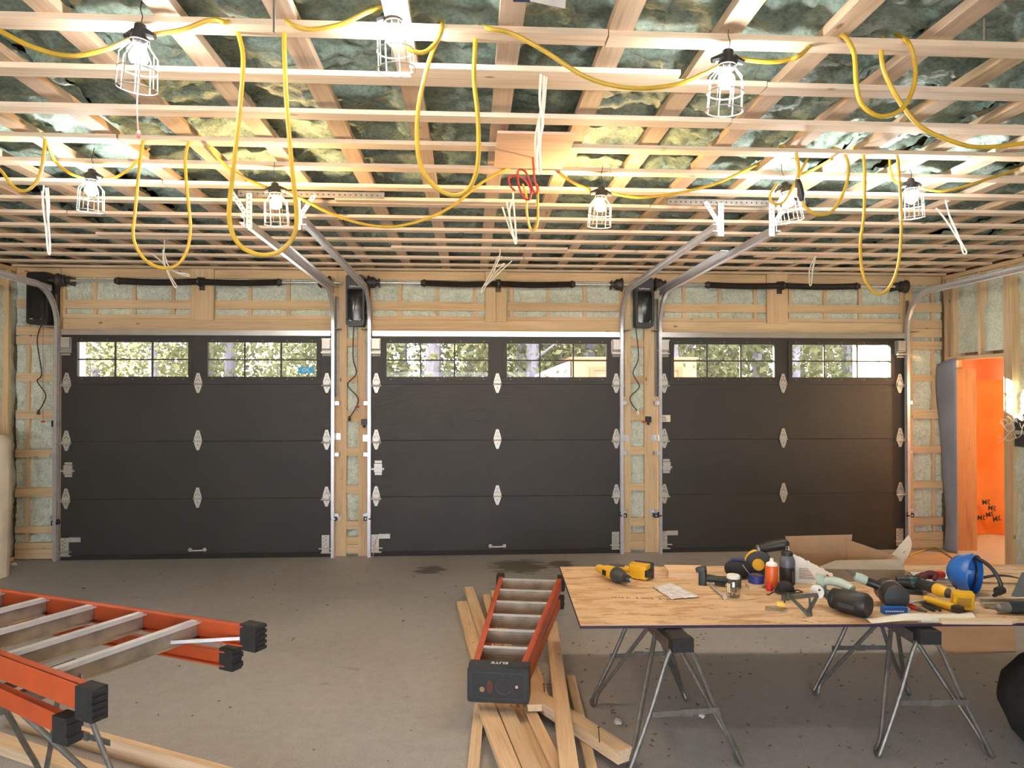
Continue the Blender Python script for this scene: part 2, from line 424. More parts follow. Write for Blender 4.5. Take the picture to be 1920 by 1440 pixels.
strip(PZ(770, 140, ZC).x, PZ(1270, 150, ZC).x, 2.955, 0.088)
strip(PZ(735, 468, ZC).x, PZ(1062, 472, ZC).x, 6.62, 0.075)
strip(PZ(640, 392, ZC).x, PZ(1000, 396, ZC).x, 4.985, 0.075)
strip(PZ(1425, 476, ZC).x, PZ(1610, 480, ZC).x, 6.80, 0.07)
strip(PZ(180, 440, ZC).x, PZ(440, 445, ZC).x, 6.20, 0.07)
part('plywood_panel', MB().box(0.135, 0.535, 3.585, 4.145, ZC-0.014, ZC-0.001), PLY, ceiling, sm=False)
# ---- far wall
sh = MB()
xs = [-4.95]+[v for d in DOORS for v in d]+[5.54]
for a, b in zip(xs[0::2], xs[1::2]): sh.box(a, b, 7.99, 8.03, 0, 3.36)
for a, b in DOORS: sh.box(a, b, 7.99, 8.03, 2.41, 3.36)
wall_far = struct('wall_far', sh, SHEATH)
def fboard(name, x0, x1, z0, z1, y0=YF, y1=YF+0.022, mat=None):
    mat = mat or (WX if (x1-x0) > (z1-z0) else WZ)
    return part(name, MB().box(x0, x1, y0, y1, z0, z1), mat, wall_far, sm=False)
def foampatch(x0, x1, z0, z1, seed, cell=0.016, base=7.925, amp=1.0):
    nu = max(4, int((x1-x0)/cell)); nv = max(4, int((z1-z0)/cell)); m = MB()
    def fn(u, v):
        x = x0+(x1-x0)*u; z = z0+(z1-z0)*v; p = Vector((x, seed*3.7, z))
        h = 0.022*noise.fractal(p*4.5, 0.8, 2.1, 3)+0.026*abs(noise.fractal(p*13, 0.8, 2.0, 3))
        return (x, base-amp*h, z)
    m.grid(nu, nv, fn); me = m.mesh('spray_foam')
    for p in me.polygons: p.use_smooth = True
    return link('spray_foam', me, FOAMW, wall_far, kind='stuff')
# header zone over each door: foam, studs, boards, centre plate
plates = [(-2.985, -2.74), (0.164, 0.398), (3.313, 3.552)]
for k, ((a, b), (pa, pb)) in enumerate(zip(DOORS, plates)):
    foampatch(a-0.05, b+0.05, 2.42, 3.10, k+1)
    fboard('header_board', a, b, 2.425, 2.552, YF-0.012, YF+0.03)
    fboard('header_ledge', a, b, 2.556, 2.598, YF+0.010, YF+0.05)
    fboard('strapping_board', a, pa-0.005, 2.660, 2.752); fboard('strapping_board', pb+0.005, b, 2.662, 2.754)
    if k == 1:
        fboard('mount_plate', pa, (pa+pb)/2-0.002, 2.536, 3.085, YF-0.03, YF, WZ); fboard('mount_plate', (pa+pb)/2+0.002, pb, 2.536, 3.085, YF-0.03, YF, WZ)
    else: fboard('mount_plate', pa, pb, 2.536, 3.085, YF-0.03, YF, WZ)
    x = a+0.30
    while x < b-0.1:
        fboard('stud', x-0.019, x+0.019, 2.55, 3.0, YF+0.023, 7.985, WZ); x += 0.4064
tp = [XL, -2.99, 0.16, 2.0, 3.31, XR]
for a, b in zip(tp, tp[1:]): fboard('top_plate', a+0.002, b-0.002, 2.992, 3.084)
# posts and infill between the doors
for x0, x1, z1 in ((-4.405, -4.33, 3.08), (-1.46, -1.335, 3.08), (-1.209, -1.095, 3.08), (1.688, 1.772, 3.08), (1.926, 2.062, 3.08), (4.925, 5.005, 3.08), (-4.33, -4.30, 2.44), (4.886, 4.92, 2.44)):
    fboard('post_board', x0, x1, 0, z1, YF-0.012, YF+0.03, WZ)
for a, b in DOORS:
    for x0, x1 in ((a-0.08, a), (b, b+0.08)): fboard('jamb_stud', x0, x1, 0, 2.9, YF+0.031, 7.989, WZ)
def infill(x0, x1, bands, seed, studs=()):
    foampatch(x0-0.02, x1+0.02, 0.0, 2.75 if x0 < -4.5 or x1 > 5 else 2.75, seed)
    foampatch(x0-0.02, x1+0.02, 2.75, 3.05, seed+20)
    for z0, z1 in bands: fboard('blocking_board', x0, x1, z0, z1)
    for x in studs: fboard('stud', x-0.019, x+0.019, 0, 3.0, YF+0.023, 7.985, WZ)
mid = [(2.27, 2.355), (1.874, 1.943), (1.453, 1.568), (1.078, 1.164), (0.675, 0.761), (0.289, 0.376), (0.125, 0.205), (0.03, 0.122), (2.66, 2.75)]
infill(-1.335, -1.209, mid, 4); infill(1.772, 1.926, mid, 5)
infill(XL, -4.405, [(2.66, 2.752), (2.277, 2.36), (2.375, 2.463), (1.883, 1.967), (1.489, 1.573), (1.078, 1.163), (0.663, 0.758), (0.281, 0.354), (0.115, 0.18), (0.01, 0.112)], 6, (-4.68,))
infill(5.005, XR, [(2.678, 2.781), (2.49, 2.587), (2.393, 2.487), (2.254, 2.345), (1.891, 1.963), (1.467, 1.57), (1.075, 1.159), (0.676, 0.761), (0.26, 0.351), (0.095, 0.182), (0.0, 0.092)], 7, (5.27,))
for x, z in ((-1.43, 1.29), (-1.13, 1.27), (1.72, 1.26), (2.03, 1.26), (-1.43, 0.42), (-1.13, 0.43), (2.01, 0.44)):
    part('nail_plate', MB().box(x-0.03, x+0.03, YF-0.0145, YF-0.0125, z-0.035, z+0.035), STEEL, wall_far, sm=False)
# ---- side walls
wall_left = struct('wall_left', MB().box(-4.97, -4.93, -3.7, 8.03, 0, 3.36), SHEATH)
wall_right = struct('wall_right', MB().box(5.50, 5.54, -3.7, 6.93, 0, 3.36).box(5.50, 5.54, 6.93, 7.79, 2.16, 3.36).box(5.50, 5.54, 7.79, 8.03, 0, 3.36), SHEATH)
wall_back = struct('wall_back', MB().box(-4.97, -4.0, -3.72, -3.68, 0, 3.36).box(1.6, 5.54, -3.72, -3.68, 0, 3.36).box(-4.0, 1.6, -3.72, -3.68, 2.3, 3.36), SHEATH)
def sidefoam(par, X, sgn, y0, y1, z0, z1, seed):
    m = MB(); nu = int((y1-y0)/0.03); nv = int((z1-z0)/0.03)
    def fn(u, v):
        y = y0+(y1-y0)*u; z = z0+(z1-z0)*v; p = Vector((seed*2.3, y, z))
        h = 0.05*noise.fractal(p*1.8, 0.9, 2.0, 3)+0.022*abs(noise.fractal(p*9, 0.8, 2, 3))
        return (X-sgn*h, y, z)
    m.grid(max(3, nu), max(3, nv), fn); me = m.mesh('spray_foam')
    for p in me.polygons: p.use_smooth = True
    return link('spray_foam', me, FOAMW, par, kind='stuff')
ys = [6.83]
while ys[-1] > -3.4: ys.append(ys[-1]-0.4064)
for k, (b, a) in enumerate(zip(ys, ys[1:])): sidefoam(wall_right, 5.425, 1, a, b+0.02, 0.03, 3.05, 40+k)
sidefoam(wall_right, 5.425, 1, 6.9, 7.9, 2.20, 3.05, 61)
def sboard(par, name, x0, x1, y0, y1, z0, z1, mat):
    return part(name, MB().box(x0, x1, y0, y1, z0, z1), mat, par, sm=False)
for y in ys[1:]: sboard(wall_right, 'stud', XR, 5.50, y-0.019, y+0.019, 0.0, 3.04, WZ)
for y0 in (6.89, 6.851, 6.812): sboard(wall_right, 'jamb_stud', XR, 5.50, y0, y0+0.037, 0, 3.04, WZ)
for y in (7.81, 7.70, 7.27): sboard(wall_right, 'stud', XR, 5.50, y-0.019, y+0.019, 2.165, 3.04, WZ)
sboard(wall_right, 'stud', XR, 5.50, 7.79, 7.828, 0, 2.125, WZ)
sboard(wall_right, 'door_header', XR, 5.50, 6.928, 7.83, 2.125, 2.163, WY)
sboard(wall_right, 'top_plate', XR-0.002, 5.50, -3.6, 7.86, 3.042, 3.082, WY)
sboard(wall_right, 'sole_plate', XR, 5.50, -3.6, 6.81, 0.0, 0.038, WY)
yl = [7.86-0.10-0.4064*k for k in range(28)]
for k, (b, a) in enumerate(zip(yl, yl[1:])): sidefoam(wall_left, -4.86, -1, a, b+0.02, 0.03, 3.05, 80+k)
sidefoam(wall_left, -4.85, -1, 7.74, 7.95, 0.03, 3.05, 79)
for y in yl: sboard(wall_left, 'stud', -4.93, XL, y-0.019, y+0.019, 0, 3.04, WZ)
sboard(wall_left, 'top_plate', -4.93, XL+0.002, -3.6, 7.86, 3.042, 3.082, WY)
sboard(wall_left, 'sole_plate', -4.93, XL, -3.6, 7.86, 0, 0.038, WY)
# hall beyond the doorway
hall = MB().box(5.54, 7.4, 10.0, 10.04, 0, 3.36).box(7.4, 7.44, 5.6, 10.04, 0, 3.36).box(5.54, 7.4, 5.6, 5.64, 0, 3.36).box(5.50, 5.54, 8.03, 10.04, 0, 3.36)
struct('wall_hall', hall, PLY)
# ---- white exterior jambs
tn = 0
for a, b in DOORS:
    tn += 1
    struct('trim_%d' % tn, MB().box(a-0.06, a+0.075, 8.03, 8.16, -0.1, 2.46).box(b-0.075, b+0.06, 8.03, 8.16, -0.1, 2.46).box(a-0.06, b+0.06, 8.03, 8.16, 2.40, 2.46), WHITE)
# ================================================================== garage doors
YD0, YD1 = 7.825, 7.868
SEAM = [0.02, 0.636, 1.246, 1.8555, 2.405]
def leaf(side):
    m = MB()
    m.prism([(-0.014, 0.118), (0.014, 0.118), (0.040, 0.03), (0.040, 0.006), (-0.040, 0.006), (-0.040, 0.03)], 0, 0.006)
    m.prism([(-0.040, -0.006), (0.040, -0.006), (0.034, -0.035), (0.012, -0.095), (-0.012, -0.095), (-0.034, -0.035)], 0, 0.006)
    m.cyl((-0.047, 0, 0.006), (0.047, 0, 0.006), 0.0075, 8)
    if side:
        m.cyl((-0.03, -0.018, 0.022), (side*0.085, -0.018, 0.022), 0.0065, 8)
        m.cyl((-0.055, -0.018, 0.022), (0.055, -0.018, 0.022), 0.010, 8)
        m.box(-0.03, 0.03, -0.03, 0.02, 0, 0.02)
    M = Matrix(((1, 0, 0, 0), (0, 0, -1, 0), (0, 1, 0, 0), (0, 0, 0, 1)))
    me = MB().add(m.v, m.f, M).mesh('hinge'); shade(me); me.materials.append(HW); return me
HINGE = {s: leaf(s) for s in (0, -1, 1)}
bm_ = MB()
for (x, z) in ((0, 0.085), (-0.016, 0.04), (0.016, 0.04), (0, 0.055), (0, -0.04)):
    bm_.cyl((x, -0.009, z), (x, -0.004, z), 0.0055, 6)
BOLTS = bm_.mesh('bolts'); BOLTS.materials.append(BOLT)
def garage_door(n, xl, xr):
    c = (xl+xr)/2; hw = (xr-xl)/2
    d = bpy.data.objects.new('door_%d' % n, None); COL.objects.link(d); d['kind'] = 'structure'; d.location = (c, YD0, 0); d['base'] = [c, YD0, 0]
    d['label'] = ['dark brown panelled garage door with a small blue sticker in its window', 'dark brown panelled garage door between two black wall openers', 'dark brown glossy garage door beside the orange-lit doorway'][n-1]
    for k in range(3):
        z0, z1 = SEAM[k], SEAM[k+1]; c_ = 0.003
        M = Matrix(((0, 0, 1, 0), (1, 0, 0, 0), (0, 1, 0, 0), (0, 0, 0, 1)))
        part('door_panel', MB().prism([(YD1, z0), (YD1, z1), (YD0+c_, z1), (YD0, z1-c_), (YD0, z0+c_), (YD0+c_, z0)], xl, xr, M), DOOR, d, sm=False)
    z0, z1 = 1.930, 2.300; wo = hw-0.160; wi = 0.098
    top = MB()
    top.box(xl, xr, YD0, YD1, SEAM[3], z0).box(xl, xr, YD0, YD1, z1, SEAM[4]).box(xl, c-wo, YD0, YD1, z0, z1).box(c-wi, c+wi, YD0, YD1, z0, z1).box(c+wo, xr, YD0, YD1, z0, z1)
    part('door_panel', top, DOOR, d, sm=False)
    for a, b in ((c-wo, c-wi), (c+wi, c+wo)):
        fr = MB(); w = 0.040; y0, y1 = YD0-0.012, YD0+0.004
        fr.box(a-w, b+w, y0, y1, z0-w, z0+0.004).box(a-w, b+w, y0, y1, z1-0.004, z1+w).box(a-w, a+0.004, y0, y1, z0, z1).box(b-0.004, b+w, y0, y1, z0, z1)
        wf = part('window_frame', fr, DOOR, d, sm=False)
        sc = MB()
        for k in range(5):
            for zz in (z0-0.022, z1+0.022): sc.cyl((a+0.05+(b-a-0.1)*k/4, y0-0.001, zz), (a+0.05+(b-a-0.1)*k/4, y0+0.002, zz), 0.004, 6)
        part('screws', sc, HW, wf, loc=(0, 0, 0), kind='stuff')
        mu = MB(); ww = 0.0075
        for k in (1, 2):
            x = a+(b-a)*k/3; mu.box(x-ww, x+ww, YD0+0.008, YD0+0.026, z0, z1)
        mu.box(a, b, YD0+0.010, YD0+0.024, (z0+z1)/2-ww, (z0+z1)/2+ww)
        part('muntin', mu, DOOR, wf, loc=(0, 0, 0), sm=False)
        for i in range(3):
            for j in range(2):
                xa = a+(b-a)*i/3; xb = a+(b-a)*(i+1)/3; za = z0+(z1-z0)*j/2; zb = z0+(z1-z0)*(j+1)/2
                part('pane', MB().box(xa+ww, xb-ww, YD0+0.015, YD0+0.018, za+ww, zb-ww), GLASS, wf, loc=(0, 0, 0), sm=False)
    # hinges
    for zs in SEAM[1:4]:
        for x, s in ((xl+0.055, -1), (c, 0), (xr-0.055, 1)):
            h = link('hinge', HINGE[s], None, d, loc=(x-c, -0.0005, zs))
            link('bolts', BOLTS, None, h, loc=(0, 0, 0), kind='stuff')
    for x, s in ((xl+0.055, -1), (xr-0.055, 1)):
        # top roller bracket
        m = MB().box(x-0.055, x+0.045, YD0-0.004, YD0, 2.18, 2.34).box(x-0.05, x+0.05, YD0-0.05, YD0-0.004, 2.33, 2.345).box(x-0.04, x+0.04, YD0-0.055, YD0-0.035, 2.235, 2.33)
        m.box(x-0.055, x+0.05, YD0-0.06, YD0-0.004, 2.185, 2.20).cyl((x-s*0.05, YD0-0.045, 2.225), (x+s*0.09, YD0-0.045, 2.225), 0.007, 8).cyl((x-0.045, YD0-0.02, 2.165), (x+0.045, YD0-0.02, 2.165), 0.012, 8)
        part('top_roller_bracket', m, HW, d, sm=False)
        m = MB().box(x-0.05, x+0.03, YD0-0.005, YD0, 0.05, 0.235).box(x-0.055, x+0.06, YD0-0.03, YD0-0.005, 0.045, 0.055).cyl((x-s*0.075, YD0-0.035, 0.095), (x+s*0.085, YD0-0.035, 0.095), 0.007, 8)
        if s < 0: m.box(x+0.03, x+0.15, YD0-0.005, YD0, 0.19, 0.24)
        bb = part('bottom_bracket', m, HW, d, sm=False)
        hm = MB()
        for q in range(6): hm.cyl((x-0.03+0.025*(q % 2), YD0-0.008, 0.12+0.02*q), (x-0.03+0.025*(q % 2), YD0-0.004, 0.12+0.02*q), 0.005, 6)
        part('bolts', hm, BOLT, bb, loc=(0, 0, 0), kind='stuff')
    # lift handle, slide lock, bottom seal
    m = MB().tube(smooth([(c-0.075, YD0, 0.095), (c-0.07, YD0-0.03, 0.095), (c, YD0-0.038, 0.093), (c+0.07, YD0-0.03, 0.095), (c+0.075, YD0, 0.095)], 4), 0.009, 8)
    for s in (-1, 1): m.cyl((c+s*0.075, YD0-0.008, 0.095), (c+s*0.075, YD0, 0.095), 0.021, 12)
    part('lift_handle', m, HW, d)
    lx = xl+0.075
    m = MB().box(lx-0.04, lx+0.045, YD0-0.02, YD0, 0.905, 1.0).box(lx-0.035, lx+0.04, YD0-0.005, YD0, 0.875, 0.90).box(lx-0.035, lx+0.04, YD0-0.005, YD0, 1.005, 1.03).box(lx-0.08, lx+0.065, YD0-0.014, YD0-0.006, 0.93, 0.95)
    part('slide_lock', m, HW, d, sm=False)
    part('bottom_seal', MB().box(xl, xr, YD0+0.002, YD1, 0.0, 0.02).box(xl+0.12, xr-0.10, YD0-0.006, YD0+0.002, 0.002, 0.055), RUBBER, d, sm=False)
    return d
GD = [garage_door(i+1, a, b) for i, (a, b) in enumerate(DOORS)]
# flashing above each door (structure trim)
for k, (a, b) in enumerate(DOORS):
    struct('trim_%d' % (k+4), MB().box(a+0.015, b-0.012, 7.79, 7.855, 2.372, 2.376).box(a+0.015, b-0.012, 7.789, 7.793, 2.372, 2.428).box(a+0.015, b-0.012, 7.852, 7.856, 2.372, 2.424), FLASH)
# sticker on the third door's panel, blue sticker in the first door's window
sx = PY(1236, 788, YD0).x; st = thing('door_sticker', 'small cream sticker with an arch emblem on the brown door', 'sticker', (sx+0.06, YD0-0.0015, 1.475), world=True)
part('sheet', MB().box(sx, sx+0.125, YD0-0.0015, YD0-0.0002, 1.44, 1.515), STICK, st, sm=False)
em = MB()
for r in (0.028, 0.019, 0.010):
    em.tube([(sx+0.047+r*math.cos(a), YD0-0.002, 1.474+r*math.sin(a)) for a in [PI*k/10 for k in range(11)]], 0.0022, 4)
em.box(sx+0.008, sx+0.09, YD0-0.0025, YD0-0.0015, 1.458, 1.463)
part('emblem', em, INK, st, sm=False)
b0, b1 = PY(559, 688, 7.84), PY(588, 700, 7.84)
st = thing('window_sticker', 'bright blue rectangular sticker on a window pane of the brown door', 'sticker', (b0.x, 7.838, b1.z), world=True)
part('sheet', MB().box(b0.x, b1.x, 7.837, 7.839, b1.z, b0.z), SKYB, st, sm=False)
textmesh('lettering', 'OK', 0.055, Matrix.Translation(((b0.x+b1.x)/2, 7.8365, (b0.z+b1.z)/2)) @ Matrix.Rotation(PI/2, 4, 'X'), WHITE, st)
# ================================================================== door hardware
def arc_path(X, yend):
    pts = [(X, 7.79, 0.0), (X, 7.79, 1.2), (X, 7.79, 2.46)]
    for k in range(1, 11):
        a = PI/2*k/10; pts.append((X, 7.79-0.40*(1-math.cos(a)), 2.46+0.40*math.sin(a)))
    pts += [(X, 6.6, 2.866), (X, 5.6, 2.876), (X, yend, 2.885)]
    return pts
TRK = [(-4.345, 1, 3.6, 'at its outer jamb by the foam-covered left wall', 0), (-1.452, -1, 4.70, 'beside the first black opener', 0), (-1.098, 1, 4.73, 'crossing in front of the opener with a bright reflection', 1),
       (1.672, -1, 4.76, 'beside the narrow stud bay with the small white plug', 1), (2.068, 1, 4.74, 'next to the door carrying the cream sticker', 2), (4.915, -1, 3.6, 'curving toward the orange-lit doorway wall', 2)]
for X, s, ye, where, dn in TRK:
    t = thing('garage_door_track', 'galvanised steel garage door track '+where, 'track', (X, 7.79, 0), world=True, group='garage door tracks')
    prof = [(0, -0.026), (0, 0.026), (s*0.032, 0.026), (s*0.032, 0.020), (s*0.004, 0.020), (s*0.004, -0.020), (s*0.032, -0.020), (s*0.032, -0.026)]
    path = arc_path(X, ye)
    part('vertical_rail', MB().sweep(prof, path[:3]), STEEL, t, sm=False)
    part('curved_rail', MB().sweep(prof, path[2:13]), STEEL, t, sm=True)
    part('horizontal_rail', MB().sweep(prof, path[12:]), STEEL, t, sm=False)
    # reinforcing angle along the outside of the horizontal run
    L = [(-s*0.003, 0.026), (-s*0.060, 0.026), (-s*0.060, 0.029), (-s*0.003, 0.029)]
    L2 = [(-s*0.001, -0.030), (-s*0.004, -0.030), (-s*0.004, 0.030), (-s*0.001, 0.030)]
    a = MB().sweep([(x, y) for x, y in L], [(X, 7.72, 2.852), (X, 6.6, 2.866), (X, ye+0.9, 2.88)]).sweep(L2, [(X, 7.72, 2.852), (X, 6.6, 2.866), (X, ye+0.9, 2.88)])
    part('brace_angle', a, STEEL, t, sm=False)
    v = MB().box(X-s*0.034, X-s*0.004, 7.842, 7.846, 1.72, 2.80).box(X-s*0.006, X-s*0.003, 7.79, 7.846, 1.72, 2.80)
    v.box(X-s*0.07, X-s*0.004, 7.70, 7.846, 2.44, 2.446)
    part('jamb_angle', v, STEELD, t, sm=False)
    for z in (0.45, 1.1, 1.65):
        part('jamb_bracket', MB().box(X-s*0.05, X-s*0.002, 7.79, 7.795, z-0.02, z+0.02).box(X-s*0.05, X-s*0.046, 7.79, 7.853, z-0.02, z+0.02), STEEL, t, sm=False)
    if ye > 4:
        m = MB().box(X-s*0.045, X-s*0.003, ye+0.01, ye+0.014, 2.83, ZC-0.03).box(X-s*0.006, X-s*0.003, ye+0.01, ye+0.045, 2.83, ZC-0.03)
        h = part('hanger_strap', m, HW, t, sm=False)
        hm = MB()
        for q in range(7): hm.cyl((X-s*0.026, ye+0.009, 2.86+q*0.03), (X-s*0.026, ye+0.0115, 2.86+q*0.03), 0.0045, 6)
        part('perforations', hm, BOLT, h, loc=(0, 0, 0), kind='stuff')
        br = MB().bar((X-s*0.024, ye+0.006, 2.90), (X+s*0.085, ye+0.006, ZC-0.03), 0.028, 0.004, (0, 1, 0))
        br = MB()
        p0, p1 = Vector((X-s*0.024, ye+0.004, 2.895)), Vector((X+s*0.085, ye+0.004, ZC-0.025))
        dd = (p1-p0).normalized(); sd = Vector((0, 1, 0)).cross(dd)*0.015
        br.add([p0+sd, p0-sd, p1-sd, p1+sd]+[q+Vector((0, 0.004, 0)) for q in (p0+sd, p0-sd, p1-sd, p1+sd)], [(0, 1, 2, 3), (7, 6, 5, 4), (0, 4, 5, 1), (1, 5, 6, 2), (2, 6, 7, 3), (3, 7, 4, 0)])
        d = part('diagonal_brace', br, HW, t, sm=False)
        hm = MB()
        for q in range(1, 7):
            c = p0.lerp(p1, q/7); hm.cyl(c-Vector((0, 0.001, 0)), c+Vector((0, 0.001, 0)), 0.0045, 6)
        part('perforations', hm, BOLT, d, loc=(0, 0, 0), kind='stuff')
for x0, x1, y, lab in ((PY(445, 335, 4.72).x, PY(720, 335, 4.72).x, 4.735, 'perforated steel angle under the ceiling by an amber bulb'), (PY(1253, 342, 4.76).x, PY(1512, 342, 4.76).x, 4.775, 'perforated steel angle under the ceiling holding the splayed tracks')):
    t = thing('perforated_angle', lab, 'bracket', ((x0+x1)/2, y, ZC-0.03), world=True, group='perforated ceiling angles')
    part('bar', MB().box(x0, x1, y, y+0.003, ZC-0.046, ZC-0.001).box(x0, x1, y, y+0.04, ZC-0.004, ZC-0.001), STEELD, t, sm=False)
    hm = MB()
    for q in range(int((x1-x0)/0.035)): hm.cyl((x0+0.02+q*0.035, y-0.001, ZC-0.025), (x0+0.02+q*0.035, y+0.001, ZC-0.025), 0.006, 6)
    part('perforations', hm, BOLT, t, sm=False, kind='stuff')
# torsion springs
SH = [(-4.30, -1.375, -4.262, -1.53, -3.672, -2.048), (-1.15, 2.0, -1.055, 1.615, -0.481, 1.089), (1.98, 5.03, 2.055, 4.825, 2.626, 4.277)]
TL = ['over the door with the blue window sticker', 'over the door between two black wall openers', 'over the glossy door beside the orange-lit doorway']
for k, (x0, x1, dl, dr, s0, s1) in enumerate(SH):
    z, y = 2.935+0.006*k, 7.745; c = (s0+s1)/2
    t = thing('torsion_spring', 'dark torsion spring bar with cable drums '+TL[k], 'spring', (c, y, z), world=True, group='torsion spring bars')
    part('shaft', MB().cyl((x0, y, z), (x1, y, z), 0.0125, 12), STEEL, t)
    for a, b in ((s0, c-0.015), (c+0.015, s1)):
        n = 150; pts = []; rr = []
        for q in range(n+1):
            u = q/n; x = a+(b-a)*u; w = abs(x-c)/(s1-c); sag = -0.014*math.sin(PI*min(1, w))
            pts.append((x, y, z+sag*0.8)); rr.append(0.035 if q % 2 else 0.0305)
        part('coil', MB().tube(pts, rr, 12), SPRING, t, sm=False)
    for x, s in ((s0, -1), (s1, 1)):
        part('winding_cone', MB().tube([(x+s*0.0, y, z), (x+s*0.012, y, z), (x+s*0.03, y, z), (x+s*0.05, y, z)], [0.037, 0.043, 0.036, 0.026], 12), IRON, t)
    m = MB().cyl((c-0.012, y, z), (c+0.012, y, z), 0.047, 14).box(c-0.006, c+0.006, y, YF-0.028, z-0.03, z+0.03).box(c-0.03, c+0.03, YF-0.036, YF-0.03, z-0.08, z+0.06)
    part('centre_bracket', m, IRON, t, sm=False)
    for x, s in ((dl, -1), (dr, 1)):
        part('cable_drum', MB().tube([(x-s*0.045, y, z), (x-s*0.03, y, z), (x-s*0.028, y, z), (x, y, z), (x+s*0.02, y, z), (x+s*0.025, y, z), (x+s*0.04, y, z)], [0.045, 0.048, 0.062, 0.060, 0.066, 0.074, 0.074], 18), IRON, t)
        part('bearing_plate', MB().box(x-s*0.075-0.003, x-s*0.075+0.003, y-0.03, YF, z-0.045, z+0.045).cyl((x-s*0.09, y, z), (x-s*0.05, y, z), 0.03, 12), IRON, t, sm=False)
# wall-mounted openers
OPC = [[(78, 612), (70, 640), (78, 700), (70, 715), (86, 742), (72, 772)], [(663, 618), (662, 670), (668, 700), (652, 722), (672, 750), (655, 784)], [(1192, 620), (1197, 670), (1187, 700), (1199, 725), (1181, 747), (1196, 772)]]
OX = [-4.482, -1.224, 1.893]
OL = ['black wall-mounted door opener in the corner by the left wall', 'black wall-mounted door opener with a bright reflection on its cover', 'black wall-mounted door opener above the small white plug']
for k, x in enumerate(OX):
    w = 0.215 if k == 0 else 0.195
    t = thing('door_opener', OL[k], 'door opener', (x, 7.76, 2.47), world=True, group='wall-mounted door openers')
    MX = lambda y: Matrix.Translation((x, y, 2.745)) @ Matrix.Rotation(PI/2, 4, 'X')
    part('housing', MB().prism(rrect(w, 0.545, 0.03, 4), 0, 0.145, MX(7.845)), BLACK, t)
    part('mounting_plate', MB().box(x+w/2, x+w/2+0.045, 7.838, 7.843, 2.55, 2.9).box(x-w/2+0.02, x+w/2, 7.845, 7.856, 2.5, 2.98), IRON, t, sm=False)
    cv = MB().grid(8, 12, lambda u, v: (x+(u-0.5)*w*0.78, 7.70-0.012-0.012*math.sin(PI*u)-0.01*math.sin(PI*v), 2.53+0.33*v))
    part('front_cover', cv.box(x-w*0.39, x+w*0.39, 7.69, 7.701, 2.53, 2.86), BLACKG, t)
    textmesh('lettering', 'LiftMaster', 0.030, Matrix.Translation((x, 7.6990, 2.892)) @ Matrix.Rotation(PI/2, 4, 'X'), WHITE, t)
    part('button', MB().rbox(0.028, 0.022, 0.004, 0.006, Matrix.Translation((x-0.045, 7.686, 2.535)) @ Matrix.Rotation(PI/2, 4, 'X')), WHITE, t)
    part('button', MB().prism([(-0.02, 0.012), (0.0, 0.004), (0.02, 0.014), (0.006, -0.014), (0.0, -0.004)], 0, 0.004, Matrix.Translation((x+0.045, 7.686, 2.535)) @ Matrix.Rotation(PI/2, 4, 'X')), WHITE, t)
    part('lamp_knob', MB().cyl((x+w/2+0.012, 7.838, 2.63), (x+w/2+0.012, 7.80, 2.63), 0.018, 10), BLACK, t)
    part('shaft_collar', MB().cyl((x+w/2-0.01, 7.745, 2.935+0.006*k), (x+w/2+0.05, 7.745, 2.935+0.006*k), 0.045, 14, 0.03), BLACK, t)
    pts = [PY(px, py, 7.80) for px, py in OPC[k]]; pts[0].z = 2.48
    cd = part('power_cord', MB().tube(smooth(pts, 8), 0.006, 6), BLACK, t)
    e = pts[-1]
    part('plug', MB().cyl(e+Vector((0, 0, 0.02)), e-Vector((0, 0, 0.03)), 0.010, 8, 0.018), BLACK if k < 2 else WHITE, cd, loc=(0, 0, 0))
    rx = x+0.012
    rc = part('release_cord', MB().cyl((rx, 7.79, 2.48), (rx, 7.80, [1.47, 1.62, 1.50][k]), 0.002, 5), REDC, t)
    part('release_handle', MB().ball((rx, 7.80, [1.46, 1.61, 1.44][k]), 0.02, (1.3, 0.6, 0.5), 10, 6), REDP, rc, loc=(0, 0, 0))
# black lock boxes and safety sensors
for px, py, lab in ((105, 796, 'by the left wall'), (683, 793, 'on the post under the opener with the bright reflection'), (1215, 788, 'beside the cream door sticker')):
    p = PY(px, py, 7.84); t = thing('lock_box', 'small black lock box '+lab, 'lock', (p.x, 7.84, p.z), world=True, group='black lock boxes')
    part('case', MB().rbox(0.06, 0.065, 0.05, 0.008, Matrix.Translation((p.x, 7.856, p.z+0.01)) @ Matrix.Rotation(PI/2, 4, 'X')), BLACK, t)
    part('nozzle', MB().cyl((p.x, 7.83, p.z-0.05), (p.x, 7.83, p.z-0.015), 0.014, 10), BLACK, t)
for px, py, s, lab in ((103, 980, 1, 'by the left wall'), (627, 972, -1, 'with a white wire, on the post'), (687, 972, 1, 'above the pink string'), (1170, 966, -1, 'on the pale narrow post'), (1230, 966, 1, 'on the knotty wide post'), (1707, 966, -1, 'beside the orange-lit doorway')):
    p = PY(px, py, 7.80); t = thing('safety_sensor', 'small black door sensor bracket '+lab, 'sensor', (p.x, 7.80, p.z), world=True, group='door safety sensors')
    part('body', MB().box(p.x-0.028, p.x+0.028, 7.775, 7.845, p.z-0.022, p.z+0.022), BLACK, t, sm=False)
    part('clip', MB().box(p.x+s*0.028, p.x+s*0.055, 7.76, 7.79, p.z-0.008, p.z+0.008).box(p.x+s*0.012, p.x+s*0.05, 7.765, 7.785, p.z+0.022, p.z+0.038), BLACK, t, sm=False)
    part('lens', MB().cyl((p.x-s*0.005, 7.774, p.z), (p.x-s*0.005, 7.770, p.z), 0.009, 10), WHITE, t)
w = [PY(632, 972, 7.84), PY(640, 978, 7.84), PY(648, 988, 7.85)]
